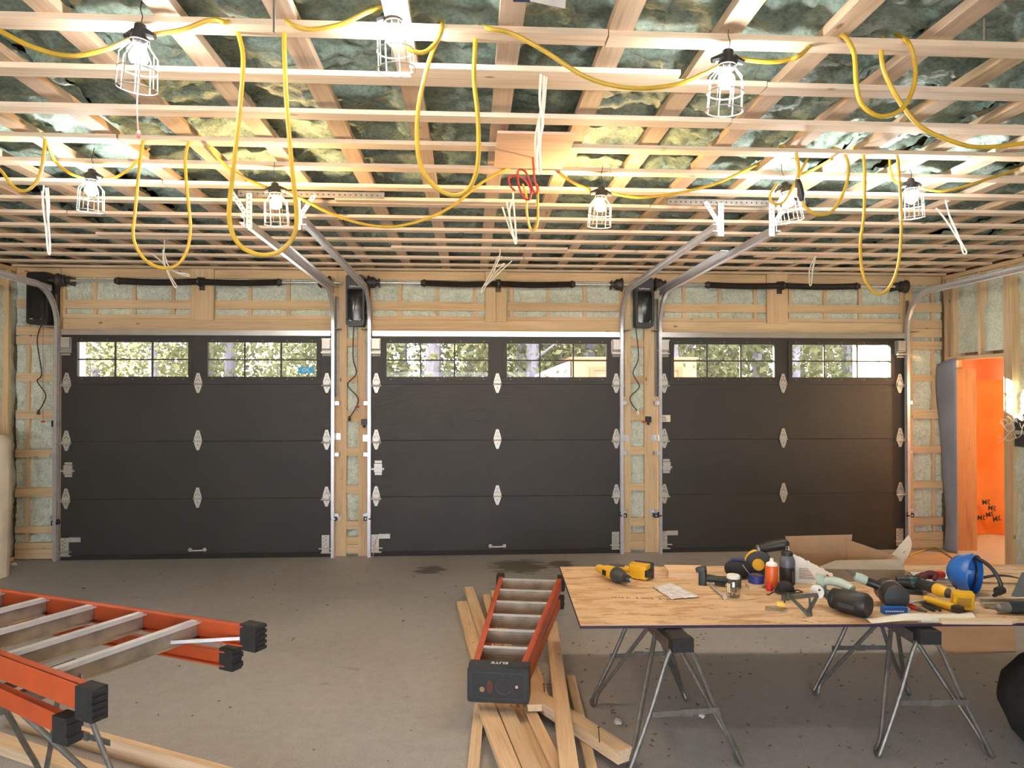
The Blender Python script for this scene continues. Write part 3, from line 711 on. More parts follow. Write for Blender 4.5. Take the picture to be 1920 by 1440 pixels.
tag(part('sensor_wire', MB().tube(smooth(w, 5), 0.003, 5), CABLEW), 'short white wire from the door sensor to the post', 'wire')
# pink string hanging on a bottom bracket down to the floor
ps = [PY(708, 1003, 7.80), PY(703, 1018, 7.79), PY(701, 1034, 7.78), PZ(697, 1050, 0.004), PZ(692, 1060, 0.004), PZ(684, 1064, 0.004), PZ(690, 1069, 0.004), PZ(686, 1071, 0.004)]
tag(part('string', MB().tube(smooth(ps, 6), 0.004, 5), plain('pink_string', (0.60, 0.30, 0.24), 0.8)), 'pink string trailing from a door bracket onto the floor', 'string')
# ================================================================== work lights and cords
def lampmesh():
    so = MB().lathe([(0.012, 0.045), (0.02, 0.04), (0.022, 0.02), (0.03, 0.0), (0.032, -0.018), (0.026, -0.03)], 14)
    bo = MB().tube([(-0.06, 0, 0.0), (-0.045, 0, 0.004), (-0.02, 0, 0.01)], [0.010, 0.013, 0.02], 8); bo2 = MB().tube([(0.06, 0, 0.0), (0.045, 0, 0.004), (0.02, 0, 0.01)], [0.010, 0.013, 0.02], 8)
    bu = MB().lathe([(0.012, -0.028), (0.014, -0.038), (0.026, -0.052), (0.032, -0.068), (0.030, -0.082), (0.020, -0.094), (0.0, -0.099)], 14)
    ca = MB(); n = 8; r = 0.0022
    for k in range(n):
        a = 2*PI*k/n; c, s = math.cos(a), math.sin(a)
        ca.tube([(0.030*c, 0.030*s, -0.012), (0.034*c, 0.034*s, -0.03), (0.062*c, 0.062*s, -0.065), (0.066*c, 0.066*s, -0.18)], r, 5)
    for rr, z in ((0.067, -0.18), (0.066, -0.115), (0.031, -0.014)):
        ca.tube([(rr*math.cos(2*PI*k/24), rr*math.sin(2*PI*k/24), z) for k in range(24)], r*1.15, 5, closed=True)
    hk = MB().tube(smooth([(0, 0, 0.04), (0.006, 0, 0.07), (-0.004, 0, 0.10), (0.003, 0.01, 0.16)], 4), 0.0018, 4)
    out = []
    for nm, m, mt in (('socket', so, BLACK), ('cord_boot', bo, BLACK), ('cord_boot', bo2, BLACK), ('bulb', bu, None), ('cage', ca, HW), ('hook_wire', hk, IRON)):
        me = m.mesh(nm); shade(me); out.append((nm, me, mt))
    return out
LM = lampmesh(); BULB = {}
for nm, me, mt in LM:
    if nm == 'bulb':
        for key, mm in (('f', BULBF), ('c', BULBC), ('w', BULBW)):
            q = me.copy(); q.name = 'bulb'; q.materials.append(mm); BULB[key] = q
    else: me.materials.append(mt)
YA, YB, YLOOP = 2.58, 4.20, 3.845
LAMPS = [(262, 105, YA, 'f', 0.10, 'white caged work light with a pink string hanging beside it'), (737, 70, YA, 'f', -0.06, 'white caged work light between the two longest yellow cord loops'), (1364, 150, YA, 'f', 0.05, 'white caged work light with a short red tag inside its cage'),
         (172, 355, YB, 'c', 0.06, 'white caged work light near the hanging white cable by the left wall'), (516, 380, YB, 'w', -0.04, 'amber caged work light between two perforated track hangers'), (1127, 385, YB, 'w', 0.05, 'amber caged work light next to the red cord and plywood panel'),
         (1474, 377, YB, 'c', -0.18, 'white caged work light against the track hanger of the glossy door'), (1708, 370, YB, 'c', -0.06, 'white caged work light beside the long loop near the right wall')]
LP = []
for px, py, Y, kind, tilt, lab in LAMPS:
    p = PY(px, py, Y); b = p+Vector((0, 0, 0.068)); sc = 1.0 if Y < 3 else 1.06
    t = thing('work_light', lab, 'lamp', b, group='caged string work lights', rot=(0.05, tilt, random.uniform(-0.3, 0.3)))
    t.scale = (sc, sc, sc); LP.append(b)
    for nm, me, mt in LM: link(nm, BULB[kind] if nm == 'bulb' else me, None, t, loc=(0, 0, 0))
def px3(pts, Y, dz=0): return [PY(x, y, Y) for x, y in pts]
def cordthing(label, spans, mat, cat='cord', r=0.0085, name='yellow_cable', group=None):
    t = thing(name, label, cat, spans[0][0], world=True, group=group)
    for s in spans: part('cord_span', MB().tube(smooth(s, 7), r, 8), mat, t)
    return t
A = []
A.append(px3([(-40, 40), (0, 58), (60, 88), (130, 105), (200, 92), (243, 74)], YA))
A.append(px3([(276, 66), (340, 56), (385, 40), (405, 37), (425, 42)], YA)+[PY(440, 36, 2.72), PY(448, 60, 2.70)])
A.append([PY(446, 60, 2.66)]+px3([(456, 110), (450, 200), (436, 330), (430, 410), (448, 458), (490, 478), (532, 466), (556, 420), (547, 310), (537, 190), (533, 90)], 2.63)+[PY(533, 50, 2.68)])
A.append([PY(535, 30, 2.70)]+px3([(541, 43), (580, 55), (640, 45), (690, 22), (722, 12)], YA))
A.append(px3([(752, 75), (770, 94), (795, 98), (818, 80), (829, 52)], YA)+[PY(825, 42, 2.70), PY(818, 80, 2.67)])
A.append([PY(818, 80, 2.67)]+px3([(800, 130), (783, 215), (786, 300), (812, 347), (850, 366), (880, 352), (896, 305), (896, 220), (889, 150), (891, 85)], 2.65)+[PY(893, 50, 2.70)])
A.append([PY(900, 48, 2.70)]+px3([(918, 54), (960, 63), (1020, 95), (1100, 145), (1180, 165), (1260, 160), (1320, 138), (1346, 125)], YA))
A.append(px3([(1380, 110), (1440, 116), (1478, 112), (1505, 100)], YA)+[PY(1530, 70, 2.72)])
A.append([PY(1560, 66, 2.70)]+px3([(1582, 68), (1601, 100), (1606, 160), (1617, 197), (1650, 218), (1690, 205), (1714, 160), (1714, 112), (1702, 78)], 2.575)+[PY(1680, 64, 2.70)])
A.append([PY(1655, 70, 2.70)]+px3([(1652, 100), (1660, 140), (1690, 195), (1730, 240), (1800, 270), (1850, 276), (1920, 268), (1990, 250)], 2.655))
cordthing('thick yellow light-string cord looping off the widest front ceiling strip', A, YCORD)
B = []
B.append(px3([(-30, 300), (0, 318), (25, 350), (50, 357), (74, 330), (84, 270), (81, 250)], YLOOP))
B.append([PY(81, 250, YLOOP), PY(86, 258, YLOOP)]+px3([(102, 300), (130, 324), (158, 334)], YB))
B.append(px3([(190, 335), (220, 331), (250, 310), (280, 277)], YB))
B.append(px3([(270, 256), (263, 300), (253, 400), (251, 450), (275, 490), (315, 503), (345, 482), (357, 430), (350, 350), (348, 290), (360, 259), (378, 257)], YLOOP))
B.append([PY(392, 274, YLOOP)]+px3([(420, 308), (465, 337), (500, 351)], YB))
B.append(px3([(534, 358), (570, 375), (620, 400), (680, 420), (740, 425), (800, 410), (850, 385), (900, 345), (945, 318)], YB))
B.append([PY(945, 318, YB), PY(990, 312, 4.30), PY(1035, 316, 4.30)]+px3([(1070, 340), (1108, 356)], YB))
B.append(px3([(1146, 362), (1200, 370), (1270, 362), (1340, 345), (1400, 318), (1445, 295)], YB))
B.append([PY(1445, 295, YB), PY(1460, 276, 3.9)]+px3([(1475, 275), (1490, 282), (1497, 310), (1497, 335)], YLOOP))
B.append(px3([(1504, 376), (1512, 390), (1535, 403), (1562, 394), (1585, 352), (1591, 312), (1580, 285), (1560, 277)], YLOOP))
B.append([PY(1560, 298, YLOOP)]+px3([(1525, 318), (1494, 332)], YB))
B.append(px3([(1458, 344), (1444, 366), (1450, 381), (1470, 378), (1492, 340), (1515, 295)], YB-0.06))
B.append(px3([(1600, 277), (1613, 280), (1621, 310), (1620, 400), (1613, 460), (1620, 520), (1645, 551), (1670, 535), (1685, 490), (1690, 420), (1686, 330), (1681, 280)], YLOOP))
B.append(px3([(1668, 293), (1670, 318), (1676, 338), (1692, 345)], YB))
B.append(px3([(1724, 352), (1770, 358), (1840, 340), (1920, 312), (1980, 290)], YB))
B.append([PY(0, 296, 4.23)]+[PY(70, 298, 4.23), PY(150, 303, 4.23), PY(260, 306, 4.23)])
tb = cordthing('yellow light-string cord hung along the amber and white rear lamps', B, YCORD)
cn = MB().tube([PY(1496, 336, YLOOP), PY(1497, 345, YLOOP), PY(1500, 352, YLOOP), PY(1502, 366, YLOOP), PY(1504, 377, YLOOP)], [0.011, 0.019, 0.016, 0.02, 0.011], 10)
part('plug_connector', cn, BLACK, tb)
# white cable bundles
def hang(label, strands, r=0.0055, mat=CABLEW, name='cable_bundle', cat='cable', Y=None, group='hanging white cables'):
    if Y is None: Y = PZ(strands[0][0][0], strands[0][0][1], ZC).y
    t = None; m = MB()
    for k, s in enumerate(strands):
        pts = px3(s, Y+0.012*k-0.01)
        if k == 0: pts = [Vector((pts[0].x, pts[0].y, ZC+0.02))]+pts
        m.tube(smooth(pts, 6), r, 6)
    o = part(name, m, mat); return tag(o, label, cat, group)
hang('folded white cable hank hanging near the left wall', [[(82, 352), (80, 380), (86, 430), (90, 472), (94, 472), (92, 430), (88, 380), (86, 352)], [(90, 352), (92, 390), (88, 440), (91, 470)], [(78, 358), (80, 372), (90, 420)]])
hang('white cable with splayed ends before the spring bar', [[(308, 466), (306, 490), (318, 515), (331, 536), (327, 537), (312, 505), (305, 470)], [(306, 468), (320, 505), (352, 514), (352, 518), (325, 508), (312, 492)], [(284, 475), (300, 488), (318, 508)]], Y=6.4)
hang('long twisted pale cable hank hanging over the plywood panel', [[(1014, 140), (1012, 190), (1018, 230), (1008, 280), (1008, 320), (1014, 322), (1012, 280), (1010, 230)], [(1020, 140), (1018, 185), (1010, 235), (1010, 290), (1006, 312)], [(1024, 142), (1020, 200), (1013, 260), (1012, 315)], [(1017, 140), (1022, 170), (1014, 210), (1004, 260), (1006, 300)]], Y=2.95)
hang('thin white cable hank with loose ends near the red cord', [[(962, 362), (962, 372), (955, 400), (964, 450), (968, 454), (966, 420), (963, 380)], [(950, 378), (958, 420), (966, 452)], [(942, 388), (956, 430), (964, 448)]])
hang('white forked cable hanging in front of the middle spring', [[(937, 478), (925, 510), (905, 546), (903, 543), (922, 508), (934, 480)], [(940, 480), (930, 500), (946, 494), (930, 510), (908, 536)], [(960, 489), (935, 512), (912, 535)]], Y=6.6)
hang('white cable looped over the spring of the glossy door', [[(1532, 476), (1524, 500), (1522, 530), (1518, 534), (1518, 505), (1528, 480)], [(1530, 478), (1526, 498), (1520, 528)]], Y=6.75)
hang('white cable bundle trailing toward the right wall', [[(1773, 376), (1782, 410), (1800, 450), (1812, 472), (1806, 474), (1796, 440), (1778, 400)], [(1755, 390), (1775, 415), (1800, 455), (1810, 470)]])
# red cord hank and the small yellow loop under the panel
t = thing('cord_hank', 'red cord hank hanging under the plywood ceiling panel', 'cord', PY(990, 340, 4.0), world=True)
part('cord', MB().tube(smooth(px3([(998, 277), (1000, 310), (1003, 340), (1010, 355), (1003, 362), (995, 345), (985, 322), (972, 320), (972, 345), (982, 370), (993, 373), (995, 355), (982, 335), (965, 330), (954, 335), (958, 350), (966, 358)], 3.95), 7), 0.006, 6), REDC, t)
tag(part('cord_loop', MB().tube(smooth(px3([(980, 345), (987, 370), (988, 400), (994, 428), (1003, 430), (1008, 415), (1008, 370), (1006, 345)], 4.05), 7), 0.007, 6), YCORD), 'small yellow cord loop under the red cord hank', 'cord')
tag(part('string', MB().tube(smooth(px3([(262, 130), (259, 160), (257, 200), (259, 245), (262, 256)], 2.62), 5), 0.0025, 5).ball(PY(260, 252, 2.62), 0.012, (0.7, 0.5, 1.3), 8, 6), plain('pink_twine', (0.75, 0.25, 0.25), 0.7)), 'pink string hanging beside a caged white lamp', 'string')
tag(part('tag', MB().tube(smooth(px3([(1372, 168), (1369, 190), (1368, 200)], 2.60), 5), 0.004, 5), plain('red_twine', (0.75, 0.12, 0.10), 0.7)), 'short red tag dangling inside a lamp cage', 'tag')
# rods and paper tags at the front
for x, y1, lab in ((514, 60, 'near the longest yellow cord loop'), (1846, 76, 'near the crossed yellow cord loops')):
    a, b = PY(x, -40, 2.45), PY(x, y1, 2.45); tag(part('metal_rod', MB().cyl(a, b, 0.0045, 8), STEELD), 'thin steel rod hanging from the ceiling '+lab, 'rod')
a, b = PY(962, -30, 2.36), PY(996, 5, 2.36)
tag(part('paper_tag', MB().box(a.x, b.x, 2.355, 2.359, b.z, a.z), plain('navy_card', (0.015, 0.03, 0.07), 0.6), sm=False), 'navy blue paper tag hanging under the ceiling joist', 'tag')
q = [PY(994, -30, 2.33), PY(1062, -20, 2.33), PY(1060, 16, 2.33), PY(994, 2, 2.33)]
m = MB().add([tuple(v) for v in q]+[(v.x, v.y+0.003, v.z) for v in q], [(0, 1, 2, 3), (7, 6, 5, 4), (0, 4, 5, 1), (1, 5, 6, 2), (2, 6, 7, 3), (3, 7, 4, 0)])
tag(part('paper_tag', m, plain('grey_card', (0.55, 0.53, 0.50), 0.7), sm=False), 'light grey paper tag hanging beside the navy one', 'tag')
# ================================================================== sawhorses, table
def sawhorse(label, cx, cy, rz, top=0.604, braces=True):
    t = thing('sawhorse', label, 'sawhorse', (cx, cy, 0), rz, group='tubular steel sawhorses')
    bm = MB().box(-0.045, 0.045, -0.33, 0.36, top-0.06, top).box(-0.052, 0.052, -0.34, -0.28, top-0.066, top-0.002)
    part('beam', bm, RUBBER, t, sm=False)
    part('beam_plate', MB().box(-0.049, -0.046, -0.27, 0.34, top-0.085, top-0.03).box(0.046, 0.049, -0.27, 0.34, top-0.085, top-0.03), STEELD, t, sm=False)
    for sx in (-1, 1):
        for sy in (-1, 1):
            f = Vector((sx*0.275, sy*0.375, 0.014))
            a = Vector((sx*0.035, sy*0.30, top-0.055)); b = Vector((sx*0.035, sy*0.045, top-0.055))
            pts = [a, a.lerp(f, 0.10)+Vector((sx*0.012, 0, 0)), a.lerp(f, 0.5), a.lerp(f, 0.93), f+Vector((0, sy*-0.008, 0)), f.lerp(b, 0.04)+Vector((0, -sy*0.035, -0.012)), f.lerp(b, 0.14), f.lerp(b, 0.5), f.lerp(b, 0.92), b]
            for p in pts: p.z = max(p.z, 0.0125)
            part('leg', MB().tube(smooth(pts, 5), 0.0115, 8), STEELD, t)
    if braces:
        for sy in (-1, 1):
            z = 0.27; x = 0.165; y = sy*0.372
            part('brace', MB().box(-x, 0.02, y-0.004, y-0.001, z-0.013, z+0.013).box(-0.01, x, y+0.001, y+0.004, z-0.013, z+0.013).box(-0.02, 0.03, y-0.006, y+0.006, z-0.016, z+0.018), STEELD, t, sm=False)
    return t
TZ = 0.622
sawhorse('grey tube sawhorse beside the fanned lumber, under the table', 0.985, 3.70, math.radians(4))
sawhorse('grey tube sawhorse beside the black bag, under the table', 2.265, 3.735, math.radians(-3))
tb = thing('work_table', 'oriented strand board tabletop with dark purple edges on sawhorses', 'table', (2.135, 4.055, 0.61), world=False, rz=math.radians(-2.2))
part('top_board', MB().box(-1.57, 1.57, -0.595, 0.595, 0.0015, TZ-0.61), OSB, tb, sm=False)
part('painted_edge', MB().box(-1.572, 1.572, -0.5975, -0.5955, -0.002, TZ-0.61-0.0005).box(-1.5725, -1.5705, -0.5975, 0.5975, -0.002, TZ-0.61-0.0005).box(-1.5725, 1.5725, 0.5955, 0.5975, -0.002, TZ-0.61-0.0005).box(1.5705, 1.5725, -0.5975, 0.5975, -0.002, TZ-0.61-0.0005), PURPLE, tb, sm=False)
pr = MB(); random.seed(3)
p0 = PZ(1147, 1120, TZ); p1 = PZ(1268, 1124, TZ)
for k in range(26):
    c = p0.lerp(p1, k/26); w = random.uniform(0.004, 0.011); h = random.uniform(0.012, 0.034)
    if random.random() < 0.85: pr.box(c.x, c.x+w, c.y-h/2, c.y+h/2, TZ+0.0002, TZ+0.0006)
me = pr.mesh('faded_print'); me.transform(tb.matrix_basis.inverted()); link('faded_print', me, INKG, tb)
# ================================================================== step ladders (lying on their rear rails, local x from the feet to the top)
def stepladder(label, base, rz, L, wb, wt, steps, cap=True, tilt=0.0, letter=False, stickers=False):
    t = thing('step_ladder', label, 'ladder', base, rot=(0, tilt, rz), group='orange step ladders')
    W = lambda x: (wb+(wt-wb)*x/L)/2
    z0, z1 = 0.115, 0.200            # front rails
    for s in (-1, 1):
        m = MB(); a = Vector((0.0, s*W(0), (z0+z1)/2)); b = Vector((L, s*W(L), (z0+z1)/2))
        for dz, h in (((z1-z0)/2-0.003, 0.006), (-(z1-z0)/2+0.003, 0.006)):
            m.bar(a+Vector((0, -s*0.015, dz)), b+Vector((0, -s*0.015, dz)), 0.032, h)
        m.bar(a, b, 0.006, z1-z0)
        r = part('front_rail', m, ORANGE, t, sm=False)
        fb = MB().box(-0.035, 0.05, s*W(0)-0.022-(0.012 if s > 0 else 0), s*W(0)+0.022+(0.012 if s < 0 else 0), z0-0.014, z1+0.008)
        for q in range(5): fb.box(-0.042, -0.034, s*W(0)-0.024, s*W(0)+0.024, z0-0.01+q*0.022, z0+0.002+q*0.022)
        part('rubber_foot', fb, RUBBER, t, sm=False)
        wr = W(0)*0.985; a = Vector((0.13, s*wr, 0.045)); b = Vector((L, s*(W(L)-0.012), 0.075))
        m = MB().bar(a, b, 0.006, 0.065)
        for dz in (0.0295, -0.0295): m.bar(a+Vector((0, -s*0.012, dz)), b+Vector((0, -s*0.012, dz)), 0.026, 0.006)
        part('rear_rail', m, ORANGE, t, sm=False)
        part('rubber_foot', MB().box(0.095, 0.17, s*wr-0.026, s*wr+0.026, 0.0, 0.09).box(0.088, 0.096, s*wr-0.028, s*wr+0.028, 0.01, 0.03).box(0.088, 0.096, s*wr-0.028, s*wr+0.028, 0.05, 0.07), RUBBER, t, sm=False)
        # foot bracing strap
        part('foot_brace', MB().bar((0.05, s*(W(0.05)-0.02), z0+0.03), (steps[0], s*(W(steps[0])-0.14), z0+0.02), 0.003, 0.014), ALU, t, sm=False)
        if stickers and s < 0:
            for q, (xx, ll) in enumerate(((0.75, 0.16), (1.02, 0.12), (1.27, 0.11), (0.42, 0.1))):
                p = Vector((xx, s*(W(xx)+0.0036), (z0+z1)/2)); q2 = Vector((xx+ll, s*(W(xx+ll)+0.0036), (z0+z1)/2))
                part('label_sticker', MB().bar(p, q2, 0.001, 0.05), STICK, t, sm=False)
    for x in steps:
        w = W(x)-0.008; m = MB().box(x-0.002, x+0.002, -w, w, z0+0.004, z1-0.004)
        for q in range(5): m.box(x+0.002, x+0.0045, -w, w, z0+0.012+q*0.015, z0+0.017+q*0.015)
        st = part('step', m, ALUD, t, sm=False)
        part('step_nosing', MB().box(x-0.026, x+0.004, -w, w, z1-0.006, z1-0.002).box(x-0.026, x-0.022, -w, w, z1-0.02, z1-0.004), ALU, st, sm=False)
        part('step_flange', MB().box(x-0.026, x+0.004, -w, w, z0+0.002, z0+0.006), ALUD, st, sm=False)
    for k in range(1, len(steps), 2):
        x = steps[k]; w = W(0)*0.9+(W(L)-0.012-W(0)*0.9)*(x-0.13)/(L-0.13)
        part('rear_brace', MB().box(x-0.012, x+0.012, -w, w, 0.045, 0.05), ALU, t, sm=False)
    if cap:
        wc = wt/2+0.022
        c = part('top_cap', MB().prism(rrect(2*wc, 0.185, 0.014, 3), -0.045, 0.0, Matrix.Translation((L+0.045, 0, 0.108)) @ Matrix.Rotation(PI/2, 4, 'Z') @ Matrix.Rotation(PI/2, 4, 'X')).box(L-0.06, L+0.0, -wc, wc, 0.190, 0.2005).box(L-0.05, L, -wc, -wc+0.01, 0.03, 0.19).box(L-0.05, L, wc-0.01, wc, 0.03, 0.19), BLACK, t, sm=False)
        tr = MB(); X = L+0.0455
        tr.tube([(X, 0.03+0.042*math.cos(2*PI*k/20), 0.105+0.042*math.sin(2*PI*k/20)) for k in range(20)], 0.003, 4, closed=True)
        for a, b, z in ((-wc+0.02, wc-0.02, 0.175), (-wc+0.02, wc-0.02, 0.04)): tr.box(X-0.001, X+0.002, a, b, z-0.002, z+0.002)
        for yy in (-wc+0.02, wc-0.02): tr.box(X-0.001, X+0.002, yy-0.002, yy+0.002, 0.04, 0.175)
        part('tray_ridges', tr, DGREY, c, sm=False)
        part('rust_patch', MB().ball((X-0.001, -0.045, 0.10), 0.03, (0.05, 0.6, 1.3), 10, 6), plain('rusty_brown', (0.11, 0.03, 0.018), 0.7), c)
        part('round_label', MB().cyl((X, -0.085, 0.085), (X+0.002, -0.085, 0.085), 0.014, 12), plain('tan_label', (0.34, 0.19, 0.07), 0.6), c)
        part('round_label', MB().cyl((X, 0.10, 0.105), (X+0.002, 0.10, 0.105), 0.008, 12), plain('pink_label', (0.6, 0.4, 0.38), 0.6), c)
        if letter:
            # reads upright when the ladder stands, so it is upside down from the feet side
            M = Matrix.Translation((L-0.028, 0.0, 0.2012)) @ Matrix.Rotation(-PI/2, 4, 'Z')
            textmesh('lettering', 'ELITE', 0.040, M, WHITE, c, bold=True)
    return t
# ladder across the sawhorse on the left, feet toward the middle of the room
sawhorse('grey tube sawhorse under the ladder by the pale timbers', -1.86, 2.93, math.radians(-28), braces=True)
fn, ff = PZ(180, 1297, 0.80), PZ(486, 1176, 0.80)
fdir = (ff-fn); ang = math.atan2(fdir.y, fdir.x)
mid_ = (fn+ff)/2
stepladder('orange ladder with silver treads lying across a sawhorse', (mid_.x-0.02, mid_.y+0.01, 0.606), ang+PI/2, 2.35, fdir.length, 0.32, [0.30+0.305*k for k in range(7)], cap=True)
# ladder lying on the lumber in the middle, top cap toward the table front
capc = Vector((0.155, 3.86, 0)); feet = Vector((0.475, 5.64, 0)); dv = capc-feet
stepladder('orange ladder with black ELITE cap lying on the lumber', (feet.x, feet.y, 0.125), math.atan2(dv.y, dv.x), dv.length, 0.49, 0.285, [0.10, 0.39, 0.68, 0.97, 1.26, 1.55], letter=True, stickers=True, tilt=0.008)
# ================================================================== lumber
def board(label, a, b, w, h, z, ta=None, mat=None, name='lumber_board', group='loose lumber on the floor', roll=0.0, zb=None):
    # a, b: pixels of the far and near end of the top face centre line; z: height of the top face at a, zb at b
    zb = z if zb is None else zb
    p = PZ(a[0], a[1], z) if len(a) == 2 else Vector(a); q = PZ(b[0], b[1], zb) if len(b) == 2 else Vector(b)
    M = frame(p, q); L = (q-p).length
    m = MB().box(0, L, -w/2, w/2, -h, 0); me = m.mesh(name)
    o = link(name, me, mat or LUMX); o.matrix_world = M @ Matrix.Rotation(roll, 4, 'X')
    return tag(o, label, 'board', group)
G = 'loose lumber on the floor'
board('broad pale board under the orange ladder, reaching toward the doors', (866, 1127), (905, 1262), 0.088, 0.036, 0.04)
board('grained tan board under the ladder beside the broad pale one', (879, 1100), (925, 1235), 0.075, 0.036, 0.078)
board('short brown board end behind the ladder rail', (911, 1114), (945, 1240), 0.06, 0.036, 0.04)
board('short golden board end touching the ladder foot', (926, 1107), (952, 1210), 0.055, 0.030, 0.072)
board('narrow brown speckled board leaning out under the black ladder cap', (899, 1318), (884, 1475), 0.055, 0.03, 0.034)
board('wide cream board under the black ladder cap', (911, 1318), (972, 1475), 0.088, 0.036, 0.078)
board('two-tone board with a knot under the black ladder cap', (941, 1312), (1012, 1475), 0.082, 0.036, 0.070)
board('rough brown board beside the two-tone board', (965, 1312), (1035, 1475), 0.058, 0.036, 0.037)
board('weathered yellowish stud splitting away from the rough brown board', (991, 1325), (1064, 1475), 0.062, 0.036, 0.060)
board('long pink pine board lying highest across the pile', (1034, 1165), (1072, 1475), 0.082, 0.036, 0.085, zb=0.145)
board('short pine block end at the lower corner of the ladder', (985, 1245), (1003, 1321), 0.076, 0.036, 0.105)
board('brown stud behind the orange rail holding a bent nail', (1003, 1250), (1022, 1310), 0.05, 0.036, 0.07)
board('thick stud with an upright nail lying diagonally over the pile', (1002, 1297), (1172, 1405), 0.088, 0.060, 0.105)
board('bark-edged round-sided stick under the diagonal stud', (1070, 1266), (1118, 1475), 0.05, 0.038, 0.040)
for x, y, zt, lab in ((1124, 1388, 0.105, 'thin nail standing in the thick diagonal stud'), (1021, 1303, 0.07, 'thin bent nail standing in the brown stud')):
    p = PZ(x, y, zt); tag(part('nail', MB().cyl((p.x, p.y, p.z-0.01), (p.x-0.004, p.y, p.z+0.062), 0.0025, 6).cyl((p.x-0.004, p.y, p.z+0.062), (p.x-0.004, p.y, p.z+0.064), 0.006, 8), IRON), lab, 'nail')
# timbers below the left ladder
board('pale thick timber on edge below the orange ladder', (20, 1330), (560, 1478), 0.038, 0.085, 0.085, group='timbers under the ladder')
board('wide pale timber nearest the sawhorse legs', (-40, 1372), (380, 1510), 0.09, 0.045, 0.045, group='timbers under the ladder')
# small litter
random.seed(11)
for px, py, r, lab in ((1316, 1345, 0.016, 'white crumpled paper ball on the floor under the table'), (1158, 1357, 0.022, 'pale crumpled scrap beside the sawhorse foot'), (26, 1062, 0.03, 'white paper scrap at the left corner')):
    p = PZ(px, py, 0); m = MB().ball((p.x, p.y, r*0.6), r, (1, 1, 0.6), 9, 6)
    m.v = [tuple(Vector(v)+Vector([random.uniform(-0.25, 0.25)*r for _ in range(3)])) for v in m.v]
    m.v = [(v[0], v[1], max(0.0, v[2])) for v in m.v]
    tag(part('paper_scrap', m, PAPER), lab, 'paper')
p = PZ(962, 1428, 0); tag(part('foil_scrap', MB().grid(6, 6, lambda u, v: (p.x+0.03*(u-0.5), p.y+0.10*(v-0.5), 0.004+0.012*random.random())), ALU, sm=False), 'shiny foil scrap between the boards on the floor', 'foil')
random.seed(17); ch = MB()
for k in range(420):
    if k % 3: x, y = random.uniform(0.3, 3.3), random.uniform(2.4, 5.2)
    else: x, y = random.uniform(-3.5, 4.5), random.uniform(2.4, 7.4)
    s = random.uniform(0.004, 0.013); a = random.uniform(0, 3.14)
    ch.box(-s, s, -s*0.4, s*0.4, 0.0005, 0.004, TR(x, y, 0, a))
o = tag(part('wood_chips', ch, plain('chip_brown', (0.20, 0.15, 0.11), 0.8, 0, 0.5, 3), sm=False), 'brown wood chips and crumbs scattered over the concrete', 'wood chips'); o['kind'] = 'stuff'
# ================================================================== things at the walls
m = MB(); bp = PZ(-20, 1082, 0)
def bag(u, v):
    a = 2*PI*u; z = 1.36*v
    r = 0.17+0.02*noise.noise(Vector((math.cos(a)*1.5, math.sin(a)*1.5, z*2.5)))-(0.05 if v > 0.97 else 0)
    return (bp.x+r*math.cos(a), bp.y+r*math.sin(a)*0.9, z)
m.grid(24, 20, bag); m.lathe([(0.14, 1.33), (0.0, 1.36)], 16, Matrix.Translation((bp.x, bp.y, 0)))
tag(part('sheeting_roll', m, CREAM), 'upright cream roll of plastic sheeting standing at the left wall', 'roll')
bc = PZ(1895, 1412, 0)+Vector((0.335, 0.02, 0)); m = MB()
def bag2(u, v):
    a = 2*PI*u; prof = [(0, 0.0), (0.20, 0.0), (0.27, 0.08), (0.31, 0.20), (0.29, 0.31), (0.22, 0.41), (0.11, 0.48), (0.04, 0.53), (0.07, 0.57), (0, 0.58)]
    i = min(len(prof)-2, int(v*(len(prof)-1))); f = v*(len(prof)-1)-i
    r = prof[i][0]*(1-f)+prof[i+1][0]*f; z = prof[i][1]*(1-f)+prof[i+1][1]*f
    r *= 1+0.05*noise.noise(Vector((math.cos(a)*2, math.sin(a)*2, z*6)))
    return (bc.x+r*math.cos(a), bc.y+r*math.sin(a), z)
m.grid(30, 27, bag2)
tag(part('black_bag', m, RUBBER), 'full black plastic bag on the floor beside a sawhorse', 'bag')
# doorway to the hall
m = MB(); Yt = 7.72
def memb(u, v):
    z = 2.10*(1-v); wav = 0.05*math.sin(v*5+0.7)+0.03*math.sin(v*13)
    return (5.335-0.02*math.sin(u*PI)-0.05*(1-u)*(0.5+0.5*math.cos(v*4)), 7.83-0.24*u+wav*(1-u)*0.6, z+0.05*u*(1-v)-0.02*(1-u))
m.grid(8, 40, memb)
me = m.mesh('membrane_sheet'); shade(me, 80); o = link('membrane_sheet', me, MEMB); tag(o, 'blue-grey membrane sheet draped down the doorway jamb', 'sheet')
mod = o.modifiers.new('thickness', 'SOLIDIFY'); mod.thickness = 0.003
pl0, pl1 = PZ(1795, 1033, 0), PZ(1834, 1033, 0)
tag(part('plank', MB().box(pl0.x, pl1.x, pl0.y, pl0.y+0.045, 0, 2.03), LVL, sm=False), 'tall brown laminated plank standing inside the orange-lit doorway', 'plank')
